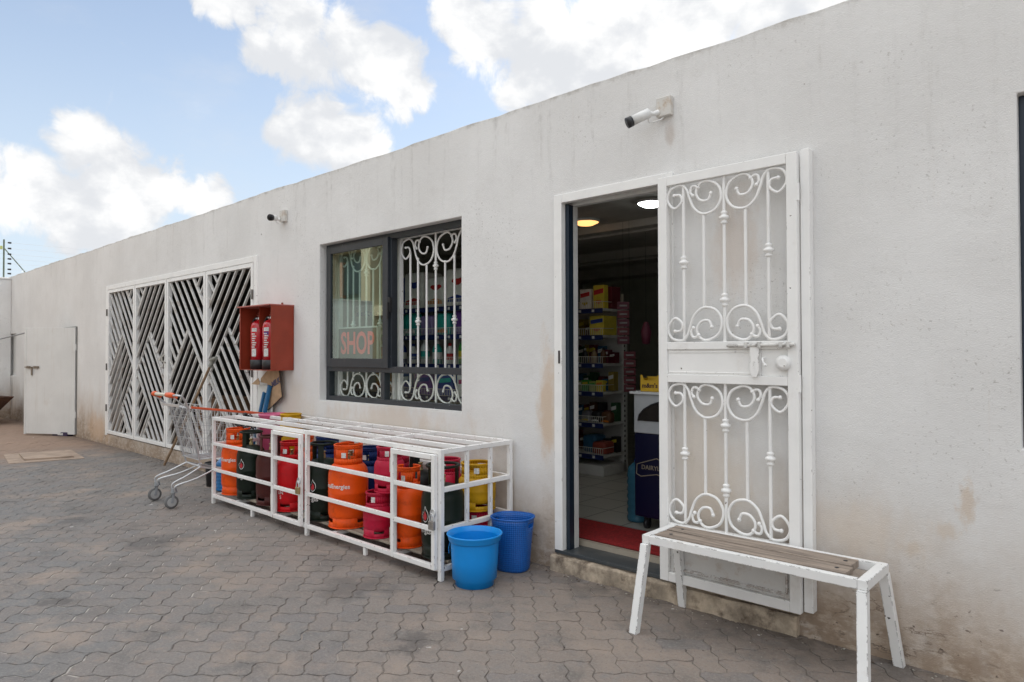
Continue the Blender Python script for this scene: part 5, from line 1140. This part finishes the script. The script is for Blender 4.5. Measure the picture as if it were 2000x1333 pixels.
t = thing('shop_counter', 'white topped counter behind and over the freezer', 'counter', (-2.1, 1.6, .15))
m = MB(); m.box(-2.52, -1.6, 1.305, 1.75, .15, 1.060); m.build('counter_body', FW, t, bevel=.004)
m = MB(); m.box(-2.56, -1.6, .640, 1.78, 1.0650, 1.082); m.build('counter_top', FW, t, bevel=.003)
t = thing('sweets_box', 'yellow open topped sweets box on the counter', 'box', (-2.425, .73, 1.082), R(4))
m = MB(); w_, d_, h_ = .14, .10, .075
m.prism([(-w_/2, 0), (w_/2, 0), (w_/2, .11), (w_/2-.012, .112), (w_/2-.03, h_), (-w_/2+.03, h_), (-w_/2+.012, .112), (-w_/2, .11)], lambda a, b: (a, -d_/2, b+.001), lambda a, b: (a, -d_/2+.004, b+.001)); m.box(-w_/2, w_/2, d_/2-.004, d_/2, .001, .10); m.box(-w_/2, -w_/2+.004, -d_/2+.0042, d_/2-.0042, .001, .09); m.box(w_/2-.004, w_/2, -d_/2+.0042, d_/2-.0042, .001, .09); m.box(-w_/2+.0042, w_/2-.0042, -d_/2+.0042, d_/2-.0042, .001, .05)
YB = mat('yellow_box', (.62, .38, .02), .5); m.build('box_walls', YB, t, local=True)
flat_text("m&m's", .042, local_of(t) @ rotM((0, -d_/2-.0015, .040)), mat('brown_print', (.07, .03, .02), .5), t, bold=.0012)
boxpack('dark_box', 'dark brown box right of the yellow sweets box', 'box', -2.28, .74, 1.082, .10, .08, .08, ('dark_brown', (.03, .015, .015)), cW)
t = thing('water_dispenser_bottle', 'pale blue water bottle beside the freezer', 'water bottle', (-2.63, .86, .15))
m = MB(); pb = [(.001, .002), (.075, .002), (.08, .015)]
for k in range(6): pb += [(.08, .03+k*.05), (.075, .05+k*.05), (.08, .07+k*.05)]
pb += [(.07, .38), (.025, .42), (.001, .42)]
m.lathe(pb, (-2.63, .86, .15), 20); m.build('bottle_body', mat('pale_blue_plastic', (.03, .12, .18), .25), t)
m = MB(); m.lathe([(.027, .40), (.027, .435), (.001, .436)], (-2.63, .86, .15), 14); m.build('cap', BD, t)
# red carpet strip
t = thing('door_mat', 'red door mat lying inside the threshold', 'mat', (-2.3, .5, .15))
m = MB(); m.box(-3.3, -1.7, .215, .62, .1485, .157); o = m.build('mat_pile', mat('red_carpet', (.30, .012, .012), .95, var=.3, vs=60, bump=.9, bs=200), t)
m = MB(); m.box(-3.3, -1.7, .203, .2145, .1485, .155); m.build('mat_edge', mat('mat_edge', (.12, .01, .01), .9), t)
# SHOP sign
t = thing('shop_sign', 'dark board reading SHOP in red letters inside the left window sash', 'sign', (-5.03, .15, 1.29))
m = MB(); m.box(-5.325, -4.745, .137, .150, 1.295, 1.565); m.build('board', mat('sign_black', (.02, .022, .022), .4), t)
m = MB(); m.box(-5.335, -4.735, .134, .152, 1.5655, 1.578); m.box(-5.335, -4.735, .134, .152, 1.282, 1.2945); m.box(-5.335, -5.3255, .134, .152, 1.295, 1.565); m.box(-4.7445, -4.735, .134, .152, 1.295, 1.565); m.build('sign_frame', WHITEP, t)
flat_text('SHOP', .27, rotM((-5.035, .1355, 1.425)), mat('sign_red', (.72, .07, .06), .4, emit=.12), t, bold=.006, sx=.74)

# ------------------------------------------------------------------ building across the yard (seen in the window's reflection)
t = thing('apartment_building', 'cream and terracotta apartment building across the yard', 'building', (-26, -17, 0))
CRM = mat('cream_render', (.62, .54, .38), .9, var=.1, vs=1); TER = mat('terracotta_render', (.42, .20, .12), .9); DW = mat('dark_windows', (.05, .07, .07), .15)
m = MB(); m.box(-44, -9, -24, -15.2, 0, 11); m.build('wall', mat('dull_green_render', (.16, .20, .17), .9, var=.2, vs=.6), t)  # plain dull green wall colour
m = MB()
for x in (-43, -39.5, -36, -32.5, -29, -25.5, -22, -18.5, -15, -9.6): m.box(x-.35, x+.35, -15.19, -14.5, 0, 11.4)
for z in (3.2, 6.2, 9.4): m.box(-44, -9, -15.19, -14.6, z, z+.5) if 0 else None
m.build('pillar', CRM, t)
m = MB()
xs_ = [-43, -39.5, -36, -32.5, -29, -25.5, -22, -18.5, -15, -9.6]
for a, b in zip(xs_, xs_[1:]):
    for z in (3.0, 6.1, 9.2): m.box(a+.355, b-.355, -15.19, -14.7, z, z+.45)
m.build('floor_band', CRM, t)
for a, b in zip(xs_, xs_[1:]):
    for z in (.9, 4.1, 7.2):
        m = MB(); m.box(a+.9, b-.9, -15.19, -15.05, z, z+1.5); wn = m.build('window', DW, t)
        m = MB(); m.box(a+.7, a+.895, -15.19, -14.98, z-.1, z+1.6); m.box(b-.895, b-.7, -15.19, -14.98, z-.1, z+1.6); m.build('window_trim', TER, wn)
